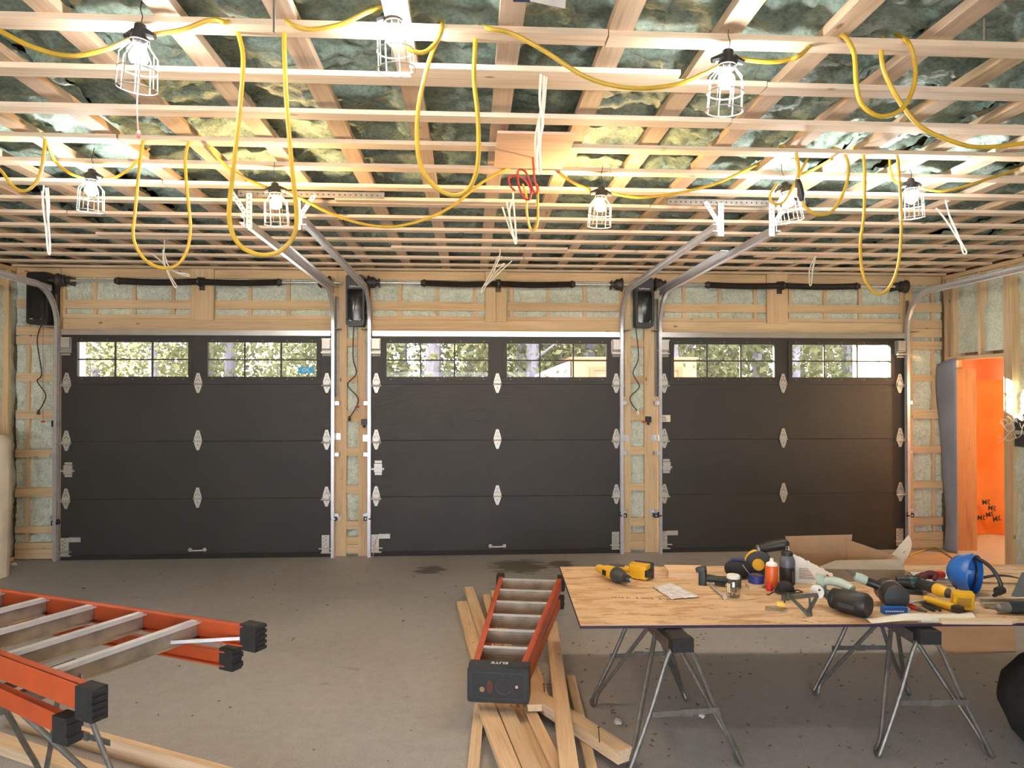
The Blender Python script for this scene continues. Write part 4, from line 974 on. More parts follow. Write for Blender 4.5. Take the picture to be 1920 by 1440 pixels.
def orangesheet():
    m = bpy.data.materials.new('orange_poly_sheet'); m.use_nodes = True; t = m.node_tree; t.nodes.clear()
    o = t.nodes.new('ShaderNodeOutputMaterial'); a = t.nodes.new('ShaderNodeBsdfTranslucent'); d = t.nodes.new('ShaderNodeBsdfDiffuse')
    c = coords(t, rnd=False); f = noisen(t, c, 1.6, 2)
    col = ramp(t, f, [(0.3, (0.95, 0.34, 0.09)), (0.7, (1.0, 0.52, 0.20))])
    t.links.new(col, a.inputs[0]); t.links.new(col, d.inputs[0])
    x = t.nodes.new('ShaderNodeMixShader'); x.inputs[0].default_value = 0.35
    t.links.new(a.outputs[0], x.inputs[1]); t.links.new(d.outputs[0], x.inputs[2]); t.links.new(x.outputs[0], o.inputs[0]); return m
OSH = orangesheet()
t = thing('plastic_curtain', 'glowing orange plastic sheet hanging behind the doorway', 'curtain', (6.1, 8.55, 0), world=True)
cu = MB().grid(40, 30, lambda u, v: (5.56+1.8*u, 8.55+0.04*math.sin(u*17)+0.02*math.sin(u*41+v*5), 0.005+2.75*v))
part('sheet', cu, OSH, t)
part('top_flap', MB().grid(16, 6, lambda u, v: (5.60+1.0*u, 8.48+0.03*math.sin(u*9), 1.92+0.75*v)), plain('red_orange_film', (0.62, 0.07, 0.02), 0.5, 0, 0.1, 4), t)
for px, py, rot in ((1849, 942, 0.0), (1860, 953, 0.1), (1856, 965, -0.15), (1840, 971, 0.05), (1869, 973, -0.2)):
    p = PY(px, py, 8.47)
    textmesh('printed_mark', '3M', 0.085, Matrix.Translation(p) @ Matrix.Rotation(rot, 4, 'Y') @ Matrix.Rotation(PI/2, 4, 'X') @ Matrix.Scale(-1, 4, (1, 0, 0)), INK, t, bold=True)
hl = bpy.data.objects.new('hall_lamp', bpy.data.lights.new('hall_lamp', 'POINT')); COL.objects.link(hl)
hl.location = (6.9, 6.9, 1.8); hl.data.energy = 130; hl.data.color = (1.0, 0.60, 0.28); hl.data.shadow_soft_size = 0.08
# loose paper on the floor near the doorway
pp = [PZ(x, y, 0.0) for x, y in ((1905, 1222), (1790, 1228), (1560, 1120), (1640, 1046), (1772, 1036), (1900, 1066), (1900, 1120))]
fl = MB().prism([(q.x, q.y) for q in pp], 0.001, 0.004)
tag(part('floor_paper', fl, TANP, sm=False), 'tan protective paper spread on the floor before the doorway', 'paper')
cordthing('orange-yellow extension cord curling over the floor by the doorway', [[PZ(x, y, 0.012) for x, y in ((1700, 1075), (1690, 1060), (1700, 1045), (1730, 1032), (1752, 1027), (1768, 1034), (1800, 1055), (1840, 1068), (1890, 1075), (1930, 1072))]], YCORD, r=0.008)
# electrical box and loose wires by the doorway
eb = PX(1905, 818, XR); t = thing('junction_box', 'grey electrical box with loose white wires beside the doorway', 'electrical box', (XR, eb.y, eb.z), world=True)
part('box', MB().box(XR-0.005, XR+0.07, 6.62, 6.78, eb.z-0.10, eb.z+0.02).box(XR-0.005, XR+0.07, 6.60, 6.78, eb.z+0.06, eb.z+0.22), DGREY, t, sm=False)
random.seed(5)
for k in range(7):
    s = Vector((XR-0.02, 6.62+0.16*random.random(), eb.z-0.05+0.25*random.random())); pts = [s]
    for q in range(6): pts.append(pts[-1]+Vector((random.uniform(-0.02, 0.012), random.uniform(-0.05, 0.07), random.uniform(-0.06, 0.05))))
    for q in pts: q.x = min(q.x, XR-0.012)
    part('wire', MB().tube(smooth(pts, 5), 0.0035, 5), CABLEW, t)
# ================================================================== outdoors
struct('ground', MB().box(-60, 60, 8.16, 70, -0.3, -0.12).box(-30, 30, -40, -3.72, -0.3, -0.12), plain('pale_gravel', (0.64, 0.60, 0.55), 0.9, 0, 0.15, 2))
def leafmat(name, c1, c2):
    m = bpy.data.materials.new(name); m.use_nodes = True; t = m.node_tree; t.nodes.clear()
    o = t.nodes.new('ShaderNodeOutputMaterial'); a = t.nodes.new('ShaderNodeBsdfTranslucent'); d = t.nodes.new('ShaderNodeBsdfDiffuse')
    c = coords(t); col = ramp(t, noisen(t, c, 2.5, 3), [(0.35, c1), (0.65, c2)])
    t.links.new(col, a.inputs[0]); t.links.new(col, d.inputs[0])
    x = t.nodes.new('ShaderNodeMixShader'); x.inputs[0].default_value = 0.5
    t.links.new(a.outputs[0], x.inputs[1]); t.links.new(d.outputs[0], x.inputs[2]); t.links.new(x.outputs[0], o.inputs[0]); return m
LEAF = leafmat('autumn_leaves', (0.085, 0.09, 0.045), (0.20, 0.18, 0.09)); NEEDLE = leafmat('needles', (0.10, 0.14, 0.05), (0.22, 0.26, 0.09))
BARK = plain('pale_bark', (0.17, 0.15, 0.17), 0.85, 0, 0.3, 4)
def crownmesh(seed, n=3600):
    rnd = random.Random(seed); m = MB()
    for k in range(n):
        z = rnd.uniform(0.8, 8.0); R_ = 1.9*math.sin(PI*min(1, (z+1.5)/9.5))**0.6; a = rnd.uniform(0, 2*PI); r = R_*math.sqrt(rnd.random())
        c = Vector((r*math.cos(a), r*math.sin(a), z)); s = rnd.uniform(0.05, 0.12)
        u = Vector((rnd.gauss(0, 1), rnd.gauss(0, 1), rnd.gauss(0, 1))).normalized(); v = u.orthogonal().normalized()*s*0.7; u *= s
        m.add([c-u, c+v*0.8, c+u, c-v*0.8], [(0, 1, 2, 3)])
    me = m.mesh('crown'); me.materials.append(LEAF); return me
def trunkmesh(seed):
    rnd = random.Random(seed); m = MB()
    m.tube(smooth([(0, 0, -0.15), (rnd.uniform(-.1, .1), 0, 3), (rnd.uniform(-.2, .2), 0.1, 6), (rnd.uniform(-.3, .3), 0, 9)], 3), [0.17-0.11*k/9 for k in range(10)], 8)
    for k in range(7):
        z = rnd.uniform(2, 7); a = rnd.uniform(0, 2*PI); m.tube([(0, 0, z), (0.9*math.cos(a), 0.9*math.sin(a), z+0.6)], [0.04, 0.012], 5)
    me = m.mesh('trunk'); shade(me); me.materials.append(BARK); return me
CR = [crownmesh(k) for k in range(3)]; TK = [trunkmesh(k) for k in range(3)]
random.seed(21); n = 0; done = []
def corridor(x, y):            # keep the low sun's way to the third door's windows free of leaves
    s = (x*0.67+y)/1.204; return 5.0 < s < 11.7
while n < 52:
    y = random.uniform(15.5, 34); x = random.uniform(-0.62*y-1, 0.66*y+1)
    if corridor(x, y) or any((x-a)**2+(y-b)**2 < 3.2 for a, b in done): continue
    done.append((x, y))
    t = thing('tree', 'slim autumn tree in the woods outside the garage windows', 'tree', (x, y, -0.12), random.uniform(0, 6.28), group='trees in the woods outside')
    sc = random.uniform(0.85, 1.25); t.scale = (sc, sc, sc*random.uniform(0.95, 1.2))
    link('crown', CR[n % 3], None, t, loc=(0, 0, 0)); link('trunk', TK[n % 3], None, t, loc=(0, 0, 0)); n += 1
def sun_block_spruce():
    m = MB(); prof = []; 
    for k in range(9):
        z = 0.8+k*0.85; r = 1.5*(1-k/9.6); prof += [(r, z), (r*0.62, z+0.55)]
    m.lathe(prof+[(0.0, 8.9)], 18); rnd = random.Random(4)
    m.v = [tuple(Vector(v)+Vector((rnd.uniform(-.12, .12), rnd.uniform(-.12, .12), rnd.uniform(-.1, .1)))) for v in m.v]
    me = m.mesh('crown'); me.materials.append(NEEDLE); return me
SP = sun_block_spruce()
for k in range(6):  # unseen trees added to keep the low sun off the left and middle doors
    x0 = -6.4+k*1.3; T_ = 13.5
    t = thing('sun_block_spruce', 'dense conifer added out of view outside to block the low sun', 'tree', (x0-T_, 7.86+0.67*T_, -0.12), k*1.1, group='added sun-blocking conifers outside')
    t.scale = (1.25, 1.25, 1.6)
    link('crown', SP, None, t, loc=(0, 0, 0)); link('trunk', TK[0], None, t, loc=(0, 0, 0))
# shed beyond the middle and right doors
ya = 14.5; s0, s1 = PY(1073, 690, ya), PY(1306, 690, ya); ht = PY(1100, 673, ya).z
t = thing('wooden_shed', 'tan wooden shed with a framed panel seen through the windows', 'shed', ((s0.x+s1.x)/2, ya+1, -0.12), world=True)
SW = plain('shed_boards', (0.36, 0.20, 0.09), 0.7, 0, 0.1, 3)
part('wall', MB().box(s0.x, s1.x, ya, ya+2.2, -0.12, ht), SW, t, sm=False)
part('roof', MB().box(s0.x-0.03, s1.x+0.03, ya-0.05, ya+2.25, ht, ht+0.04), SW, t, sm=False)
fr = MB(); a, b = s0.x+0.35, s1.x-0.30; zt = ht-0.16
fr.box(a, b, ya-0.04, ya, zt-0.07, zt).box(a, a+0.09, ya-0.04, ya, 0.2, zt-0.07).box(b-0.09, b, ya-0.04, ya, 0.2, zt-0.07)
part('panel_frame', fr, plain('shed_trim', (0.26, 0.11, 0.045), 0.7), t, sm=False)
part('panel', MB().box(a+0.09, b-0.09, ya-0.012, ya-0.001, 0.2, zt-0.07), plain('shed_panel', (0.30, 0.13, 0.07), 0.7), t, sm=False)
q0, q1, q2 = PY(1010, 701, 14.6), PY(1071, 677, 14.6), PY(1071, 720, 14.6)
m = MB().add([(q0.x, 14.6, -0.12), (q0.x, 14.6, q0.z), (q1.x-0.02, 14.6, q1.z), (q1.x-0.02, 14.6, -0.12), (q0.x, 16.0, -0.12), (q0.x, 16.0, q0.z), (q1.x-0.02, 16.0, q1.z), (q1.x-0.02, 16.0, -0.12)], [(0, 3, 2, 1), (4, 5, 6, 7), (0, 1, 5, 4), (1, 2, 6, 5), (2, 3, 7, 6), (3, 0, 4, 7)])
tag(part('trailer', m, WHITE, sm=False), 'white sloped trailer parked against the tan shed outside', 'trailer')
# ================================================================== tools on the table
RX90 = Matrix.Rotation(PI/2, 4, 'Y')          # local z to x
def tz(px, py, z=None): return PZ(px, py, TZ if z is None else z)
def onto(name, label, cat, px, py, rz=0, z=TZ+0.0005, group='tools and things on the table'):
    p = PZ(px, py, z); return thing(name, label, cat, (p.x, p.y, z), rz, group=group)
def xl(prof, z=0, y=0, n=18): return MB().lathe(prof, n, Matrix.Translation((0, y, z)) @ RX90)
def dirz(a, b):
    p, q = tz(*a), tz(*b); return math.atan2(q.y-p.y, q.x-p.x), (q-p).length
# -- yellow hammer drill lying on its side
a, L = dirz((1112, 1072), (1184, 1099)); t = onto('hammer_drill', 'yellow and black cordless hammer drill lying on its side', 'drill', 1148, 1088, a, z=TZ+0.004)
part('motor_housing', xl([(0.0, -0.15), (0.020, -0.148), (0.026, -0.13), (0.024, -0.09), (0.036, -0.05), (0.042, -0.01), (0.043, 0.03)], 0.044), YTOOL, t)
part('gear_case', xl([(0.043, 0.03), (0.046, 0.04), (0.045, 0.07), (0.034, 0.10), (0.026, 0.125)], 0.044), DGREY, t)
ck = part('chuck', xl([(0.024, 0.125), (0.026, 0.135), (0.022, 0.14), (0.024, 0.15), (0.020, 0.158), (0.020, 0.165), (0.012, 0.172)], 0.044), BLACK, t)
part('chuck_tip', xl([(0.009, 0.170), (0.008, 0.184), (0.0, 0.184)], 0.044), STEEL, ck)
part('vents', MB().box(-0.045, -0.04, -0.044, -0.030, 0.03, 0.06).box(-0.03, -0.025, -0.047, -0.03, 0.03, 0.06).box(-0.015, -0.01, -0.048, -0.03, 0.03, 0.06), BLACK, t, sm=False)
hd = MB().tube(smooth([(-0.11, 0.015, 0.045), (-0.08, 0.06, 0.045), (-0.04, 0.12, 0.045), (-0.01, 0.155, 0.045)], 4), 0.021, 10); part('handle', hd, YTOOL, t)
part('grip', MB().tube(smooth([(-0.095, 0.05, 0.055), (-0.065, 0.09, 0.056), (-0.04, 0.125, 0.055)], 4), 0.018, 10), DGREY, t)
bt = part('battery', MB().rbox(0.115, 0.085, 0.085, 0.012, TR(0.035, 0.185, 0.002, 0.5)), YTOOL, t)
part('battery_pad', MB().rbox(0.125, 0.030, 0.088, 0.010, TR(0.018, 0.232, 0.001, 0.5)), BLACK, bt)
part('battery_pad', MB().rbox(0.028, 0.092, 0.04, 0.006, TR(0.092, 0.213, 0.02, 0.5)), BLACK, bt)
# -- pale wood block
a, L = dirz((1247, 1088), (1320, 1089)); t = onto('wood_block', 'pale thick wood block beside the yellow drill', 'wood block', 1284, 1078, a)
me = MB().box(-0.115, 0.115, -0.085, 0.085, 0, 0.042).mesh('block'); link('block', me, LUMX, t)
# -- crumpled clear bag of paper
cs = [tz(1222, 1101), tz(1262, 1096), tz(1312, 1121), tz(1259, 1125)]
random.seed(9)
def crump(u, v):
    p = cs[0].lerp(cs[1], u).lerp(cs[3].lerp(cs[2], u), v)
    return (p.x, p.y, TZ+0.003+0.012*abs(noise.noise(Vector((u*4, v*5, 2))))+0.004*random.random())
tag(part('plastic_sleeve', MB().grid(14, 18, crump), plain('glossy_white_film', (0.72, 0.72, 0.76), 0.25, 0, 0.1, 30)), 'crumpled glossy white paper sleeve lying on the bare board', 'paper', 'tools and things on the table')
# -- green-black angle tool
a, L = dirz((1312, 1096), (1392, 1104)); t = onto('angle_driver', 'dark green cordless tool with a square upright head', 'power tool', 1350, 1099, a)
part('body', xl([(0.0, -0.09), (0.018, -0.088), (0.024, -0.06), (0.019, -0.02), (0.021, 0.03), (0.032, 0.08), (0.034, 0.12), (0.0, 0.122)], 0.040), TEALD, t)
part('head', MB().rbox(0.045, 0.05, 0.085, 0.01, TR(-0.10, 0, 0.0)), TEALD, t)
part('head_top', MB().rbox(0.060, 0.055, 0.022, 0.01, TR(-0.106, 0, 0.082, 0, -0.35)), DGREY, t)
part('trigger', MB().box(-0.03, 0.03, -0.01, 0.01, 0.006, 0.022), BLACK, t, sm=False)
# -- socket extension bar
p, q = tz(1332, 1096, TZ+0.012), tz(1357, 1118, TZ+0.014); t = thing('extension_bar', 'steel socket extension bar beside the jar', 'tool', p.lerp(q, .5), world=True, group='tools and things on the table')
part('bar', MB().cyl(p, q, 0.008, 10), STEEL, t); d = (q-p).normalized()
part('socket', MB().cyl(q-d*0.005, q+d*0.022, 0.0125, 12), STEEL, t)
# -- jar of screws
t = onto('screw_jar', 'clear jar of screws with a white lid', 'jar', 1375, 1119)
part('glass', MB().lathe([(0.0, 0.0), (0.034, 0.0), (0.038, 0.01), (0.038, 0.085), (0.031, 0.102), (0.030, 0.108)], 20), JARG, t)
part('lid', MB().lathe([(0.035, 0.104), (0.0365, 0.106), (0.0365, 0.122), (0.033, 0.125), (0.0, 0.125)], 20), PAPER, t)
part('paper_label', MB().add([(-0.0388, -0.006, 0.03), (-0.028, -0.0275, 0.03), (-0.028, -0.0275, 0.08), (-0.0388, -0.006, 0.08)], [(0, 1, 2, 3)]), STICK, t, sm=False)
random.seed(2); sc = MB()
for k in range(90):
    r = 0.029*math.sqrt(random.random()); an = random.uniform(0, 6.28); c = Vector((r*math.cos(an), r*math.sin(an), random.uniform(0.007, 0.075)))
    d = Vector((random.gauss(0, 1), random.gauss(0, 1), random.gauss(0, 1))).normalized()*0.006
    sc.tube([c-d, c+d], 0.002, 4)
part('screws', sc, STEELD, t, kind='stuff')
# -- black pouch
t = onto('tool_pouch', 'black zipped pouch behind the jar', 'pouch', 1383, 1084, math.radians(-10))
m = MB()
def pouch(u, v):
    a = 2*PI*u; s = math.sin(PI*v)**0.35 if 0 < v < 1 else 0
    return (0.078*s*abs(math.cos(a))**0.5*math.copysign(1, math.cos(a)), 0.05*s*abs(math.sin(a))**0.6*math.copysign(1, math.sin(a)), 0.112*(1-v))
part('body', m.grid(28, 14, pouch), CLOTH, t)
part('piping', MB().tube(smooth([(0.02, -0.05, 0.095), (0.045, -0.052, 0.06), (0.07, -0.045, 0.03), (0.082, -0.03, 0.012)], 5), 0.0025, 5), plain('grey_piping', (0.4, 0.42, 0.44), 0.5), t)
part('zip_flap', MB().box(-0.035, 0.04, -0.02, 0.015, 0.112, 0.118), NAVY, t, sm=False)
# -- yellow saw with black motor
t = onto('circular_saw', 'yellow and black circular saw behind the orange can', 'power tool', 1424, 1084, math.radians(-35))
gd = MB().lathe([(0.035, -0.018), (0.078, -0.018), (0.084, -0.012), (0.084, 0.012), (0.078, 0.018), (0.035, 0.018)], 26, Matrix.Translation((0, 0, 0.088)) @ Matrix.Rotation(PI/2, 4, 'X'))
part('blade_guard', gd, DGREY, t)
part('guard_band', MB().tube([(0.081*math.cos(x), -0.006, 0.088+0.081*math.sin(x)) for x in [1.7+0.17*k for k in range(14)]], 0.011, 8), YTOOL, t)
part('hub', MB().cyl((0, -0.03, 0.088), (0, -0.015, 0.088), 0.036, 16), YTOOL, t)
part('motor_housing', MB().tube([(-0.03, 0.0, 0.165), (0.0, 0.01, 0.180), (0.05, 0.02, 0.195), (0.12, 0.03, 0.215), (0.155, 0.03, 0.222), (0.17, 0.03, 0.222)], [0.012, 0.026, 0.033, 0.036, 0.030, 0.014], 14), BLACK, t)
part('nose_ring', MB().cyl((-0.012, 0.006, 0.173), (0.0, 0.01, 0.178), 0.029, 14), STEELD, t)
part('base_plate', MB().box(-0.06, 0.09, 0.02, 0.05, 0.0, 0.004).box(0.0, 0.02, 0.02, 0.04, 0.0, 0.12), IRON, t, sm=False)
# -- tape roll, offcut
t = onto('tape_roll', 'navy blue tape roll beside the orange can', 'tape', 1418, 1099)
part('tape', MB().lathe([(0.028, 0.022), (0.046, 0.022), (0.046, 0.066), (0.028, 0.066), (0.028, 0.022)], 24), NAVY, t)
part('core', MB().lathe([(0.025, 0.022), (0.0278, 0.022), (0.0278, 0.066), (0.025, 0.066), (0.025, 0.022)], 24), CARD, t)
t = onto('wood_offcut', 'small splintered wood offcut under the blue tape', 'wood offcut', 1412, 1101, 0.3)
link('piece', MB().prism([(-0.05, -0.03), (0.04, -0.035), (0.055, 0.02), (-0.03, 0.035)], 0, 0.021).mesh('piece'), LUMX, t)
# -- orange can, grey bottle
t = onto('spray_can', 'orange spray can with a white shoulder and nozzle', 'can', 1447, 1102)
part('body', MB().lathe([(0.0, 0), (0.036, 0), (0.038, 0.006), (0.038, 0.122), (0.034, 0.132)], 22), ORB, t)
part('shoulder', MB().lathe([(0.0345, 0.131), (0.030, 0.145), (0.016, 0.152), (0.010, 0.160), (0.010, 0.172), (0.0, 0.174)], 18), PAPER, t)
t = onto('water_bottle', 'grey and black water bottle with a wire loop lid', 'bottle', 1476, 1095)
part('body', MB().lathe([(0.0, 0), (0.042, 0), (0.045, 0.006), (0.045, 0.105)], 22), BLACK, t)
part('upper_body', MB().lathe([(0.0455, 0.105), (0.0455, 0.138), (0.040, 0.158), (0.031, 0.172)], 22), GREYB, t)
part('lid', MB().lathe([(0.0, 0.172), (0.033, 0.172), (0.034, 0.188), (0.030, 0.194), (0.0, 0.204)], 20), BLACK, t)
part('loop', MB().tube([(-0.006, 0, 0.20), (-0.006, 0, 0.222), (0.008, 0, 0.226), (0.012, 0, 0.20)], 0.0016, 5), STEEL, t)
part('printed_label', MB().add([(0.012, -0.0458, 0.02), (0.040, -0.0240, 0.02), (0.040, -0.0240, 0.085), (0.012, -0.0458, 0.085)], [(0, 1, 2, 3)]), plain('grey_print', (0.24, 0.25, 0.25), 0.5), t, sm=False)
# -- red cap piece, black cap, safety glasses
t = onto('bottle_cap', 'small glossy red cap in front of the orange can', 'cap', 1443, 1107)
part('cap', MB().lathe([(0.02, 0), (0.022, 0.004), (0.018, 0.030), (0.008, 0.040), (0.0, 0.042)], 14), REDP, t)
t = onto('knit_cap', 'black dome-shaped cap in front of the grey bottle', 'cap', 1472, 1112)
part('crown', MB().lathe([(0.052*math.cos(0.157*k), 0.016+0.055*math.sin(0.157*k)) for k in range(11)], 18), CLOTH, t)
part('brim', MB().lathe([(0.05, 0), (0.058, 0.004), (0.058, 0.016), (0.05, 0.02)], 18), CLOTH, t)
t = onto('safety_glasses', 'yellow and black safety glasses in front of the black cap', 'glasses', 1487, 1126, math.radians(12))
for x in (-0.045, 0.03):
    part('lens', MB().grid(8, 4, lambda u, v: (x+0.062*(u-0.5), -0.012*math.sin(PI*u), 0.006+0.034*v)), plain('yellow_lens', (0.75, 0.55, 0.05), 0.2) if x > 0 else plain('smoke_lens', (0.10, 0.10, 0.10), 0.2), t)
part('frame', MB().tube(smooth([(-0.085, 0.0, 0.042), (-0.05, -0.012, 0.044), (-0.008, -0.004, 0.040), (0.03, -0.012, 0.044), (0.064, 0.0, 0.042)], 4), 0.004, 6), BLACK, t)
for x in (-0.085, 0.064): part('temple', MB().tube(smooth([(x, 0, 0.042), (x*0.98, 0.05, 0.040), (x*0.95, 0.10, 0.012), (x*0.93, 0.125, 0.006)], 4), 0.004, 6), BLACK, t)
# -- blister pack
t = onto('blister_pack', 'clear packet with a bright yellow label', 'packet', 1455, 1143, math.radians(-25))
part('bag', MB().grid(10, 10, lambda u, v: (0.11*(u-0.5), 0.085*(v-0.5), 0.004+0.012*math.sin(PI*u)*math.sin(PI*v)+0.004*noise.noise(Vector((u*6, v*6, 1))))), JARG, t)
part('backing', MB().box(-0.052, 0.052, -0.04, 0.04, 0, 0.002), plain('buff_card', (0.5, 0.42, 0.30), 0.6), t, sm=False)
lb = part('label', MB().grid(6, 8, lambda u, v: (0.005+0.04*u, 0.05-0.07*v, 0.02+0.022*math.sin(PI*v*0.9))), plain('yellow_label', (0.78, 0.52, 0.03), 0.4), t)
part('print_bars', MB().box(0.038, 0.046, -0.012, 0.04, 0.043, 0.044), INK, lb, loc=(0, 0, 0), sm=False)
# -- speed square
t = onto('speed_square', 'grey metal triangular square leaning on the black canister', 'square', 1515, 1157, math.radians(25))
M = Matrix.Rotation(math.radians(62), 4, 'X')
sq = MB()
for pl in ([(0, 0), (0.13, 0.085), (0.118, 0.10), (0, 0.03)], [(0, 0), (-0.085, 0.115), (-0.075, 0.135), (0.012, 0.025)], [(-0.085, 0.10), (0.13, 0.085), (0.13, 0.105), (-0.080, 0.125)], [(0.01, 0.0), (0.055, 0.09), (0.07, 0.09), (0.03, 0.0)]): sq.prism(pl, 0, 0.003, M)
part('plate', sq, STEELD, t, sm=False)
# -- pencil
p, q = tz(1499, 1160, TZ+0.004), tz(1537, 1168, TZ+0.004)
tag(part('flat_stick', MB().bar(p, q, 0.012, 0.005), LUMX, sm=False), 'thin flat wood stick at the table edge', 'stick', 'tools and things on the table')
# -- white carton / instruction sheet
t = onto('printed_carton', 'torn white printed carton leaning on the cardboard box', 'carton', 1522, 1097, math.radians(-22))
def jag(u): return 0.165-0.10*u+0.012*noise.noise(Vector((u*14, 3, 1)))
part('sheet', MB().grid(22, 6, lambda u, v: (-0.10+0.22*u, 0.05*v+0.01*math.sin(u*5), 0.002+v*jag(u))), PAPER, t)
pr = MB()
for k in range(7): pr.box(-0.07, 0.02-0.006*k, -0.003+0.0028*k*1.0, -0.002+0.0028*k, 0.035+0.009*k, 0.038+0.009*k)
part('print_lines', pr, plain('brown_print', (0.25, 0.12, 0.10), 0.7), t, sm=False)
part('red_logo', MB().cyl((0.085, 0.018, 0.050), (0.085, 0.024, 0.050), 0.015, 14), REDP, t)
# -- cardboard box
t = onto('cardboard_box', 'open brown cardboard box with raised flaps', 'box', 1590, 1078, math.radians(-6))
bw, bd = 0.27, 0.16
part('bottom', MB().box(-bw, bw, -bd, bd, 0, 0.004), CARD, t, sm=False)
part('back_panel', MB().box(-bw-0.03, bw-0.02, bd, bd+0.004, 0.0, 0.100).prism([(-bw-0.05, 0.0), (bw-0.19, 0.0), (bw-0.17, 0.12), (-bw-0.06, 0.105)], 0, 0.004, Matrix.Translation((0, bd+0.004, 0.100)) @ Matrix.Rotation(math.radians(84), 4, 'X')), CARD, t, sm=False)
part('side_panel', MB().add([(bw-0.22, bd, 0.195), (bw+0.02, bd-0.18, 0.125), (bw, -bd, 0.05), (bw, -bd, 0), (bw, bd, 0), (bw-0.2, bd, 0.0)], [(0, 1, 2, 3, 4, 5)]), CARD, t, sm=False)
part('front_panel', MB().box(-bw, bw, -bd, -bd+0.004, 0.0, 0.075), CARDG, t, sm=False)
part('left_panel', MB().box(-bw, -bw+0.004, -bd, bd, 0.0, 0.09), CARD, t, sm=False)
part('front_flap', MB().add([(-bw, -bd, 0.075), (-0.10, -bd+0.10, 0.105), (bw+0.05, -bd+0.12, 0.112), (bw, -bd, 0.075)], [(0, 3, 2, 1)]), CARDG, t, sm=False)
fl = part('side_flap', MB().grid(14, 10, lambda u, v: (bw+0.0+0.10*math.sin(u*PI*0.5)*v+0.05*v*v, bd-0.06-0.20*(1-u)-0.02*math.sin(v*3), 0.055+(0.09+0.09*u)*v)), plain('translucent_grey_card', (0.46, 0.42, 0.36), 0.45, 0, 0.12, 6), t)
mk = MB()
for k in range(4): mk.tube([(bw+0.085+0.013*math.cos(PI/4+k*PI/2)+0.009*math.cos(2*PI*q/10), bd-0.17, 0.135+0.013*math.sin(PI/4+k*PI/2)+0.009*math.sin(2*PI*q/10)) for q in range(10)], 0.002, 4, closed=True)
part('clover_mark', mk, INKG, fl, loc=(0, 0, 0))
# -- mint nailer with black ribbed canister
a, L = dirz((1560, 1143), (1628, 1160)); t = onto('dust_canister_drill', 'pale green tool with a black ribbed canister lying in front', 'power tool', 1593, 1151, a)
part('canister', xl([(0.0, -0.105), (0.040, -0.10), (0.052, -0.09), (0.054, -0.08), (0.052, -0.078), (0.055, -0.07), (0.052, -0.066), (0.056, -0.056), (0.058, -0.05), (0.062, 0.02), (0.062, 0.085), (0.050, 0.10), (0.0, 0.105)], 0.0625, n=22), BLACK, t)
part('latch', MB().box(-0.03, 0.06, -0.066, -0.058, 0.045, 0.066), DGREY, t, sm=False)
part('neck', MB().tube(smooth([(-0.10, 0.0, 0.06), (-0.13, 0.01, 0.075), (-0.155, 0.0, 0.085)], 4), 0.024, 12), DGREY, t)
part('flange', MB().cyl((-0.165, -0.02, 0.085), (-0.160, -0.034, 0.083), 0.036, 20), PAPER, t)
fh = MB()
for k in range(3): fh.cyl((-0.165+0.022*math.cos(k*2.1+0.6), -0.030, 0.085+0.022*math.sin(k*2.1+0.6)), (-0.163+0.022*math.cos(k*2.1+0.6), -0.036, 0.085+0.022*math.sin(k*2.1+0.6)), 0.006, 8)
part('flange_holes', fh, BOLT, t)
part('body', MB().tube(smooth([(-0.17, 0.05, 0.125), (-0.12, 0.06, 0.135), (-0.06, 0.06, 0.130), (-0.01, 0.05, 0.115)], 4), 0.024, 12), MINT, t)
part('collar', MB().rbox(0.045, 0.04, 0.075, 0.008, TR(-0.18, 0.045, 0.085)), MINT, t)
# -- second canister tool
t = onto('rotary_hammer', 'black round canister tool with a pale green drill chuck', 'power tool', 1672, 1137, math.radians(-105))
part('canister', xl([(0.0, -0.10), (0.058, -0.098), (0.066, -0.085), (0.066, 0.075), (0.060, 0.085), (0.0, 0.088)], 0.068, n=24), BLACK, t)
part('rim', xl([(0.0665, -0.02), (0.0685, -0.018), (0.0685, 0.0), (0.0665, 0.002)], 0.068, n=24), plain('brown_rim', (0.10, 0.06, 0.055), 0.3), t)
part('arm', MB().tube(smooth([(-0.02, -0.05, 0.10), (-0.03, -0.10, 0.115), (-0.03, -0.13, 0.125)], 4), 0.024, 10), BLACK, t)
part('chuck_body', MB().lathe([(0.0, -0.04), (0.024, -0.035), (0.028, 0.0), (0.024, 0.025), (0.015, 0.03)], 16, TR(-0.03, -0.15, 0.135, 0.0, -0.5, 1.2)), MINT, t)
part('drill_bit', MB().tube([(-0.03, -0.17, 0.150), (-0.03, -0.19, 0.160), (-0.03, -0.205, 0.168), (-0.03, -0.22, 0.176)], [0.010, 0.012, 0.008, 0.006], 8), STEELD, t)
# -- blue box
a, L = dirz((1656, 1149), (1697, 1149)); t = onto('blue_box', 'flat bright blue box under the black canister', 'box', 1676, 1150, a)
part('carton', MB().box(-0.062, 0.062, -0.018, 0.018, 0, 0.034), BLUEB, t, sm=False)
pb = MB(); random.seed(8)
for k in range(9): pb.box(-0.052+0.011*k, -0.052+0.011*k+0.007, -0.0186, -0.018, 0.012, 0.019)
part('white_print', pb, WHITE, t, sm=False)
part('end_cap', MB().box(0.062, 0.078, -0.014, 0.014, 0.004, 0.030), plain('lilac_plastic', (0.45, 0.42, 0.52), 0.5), t, sm=False)
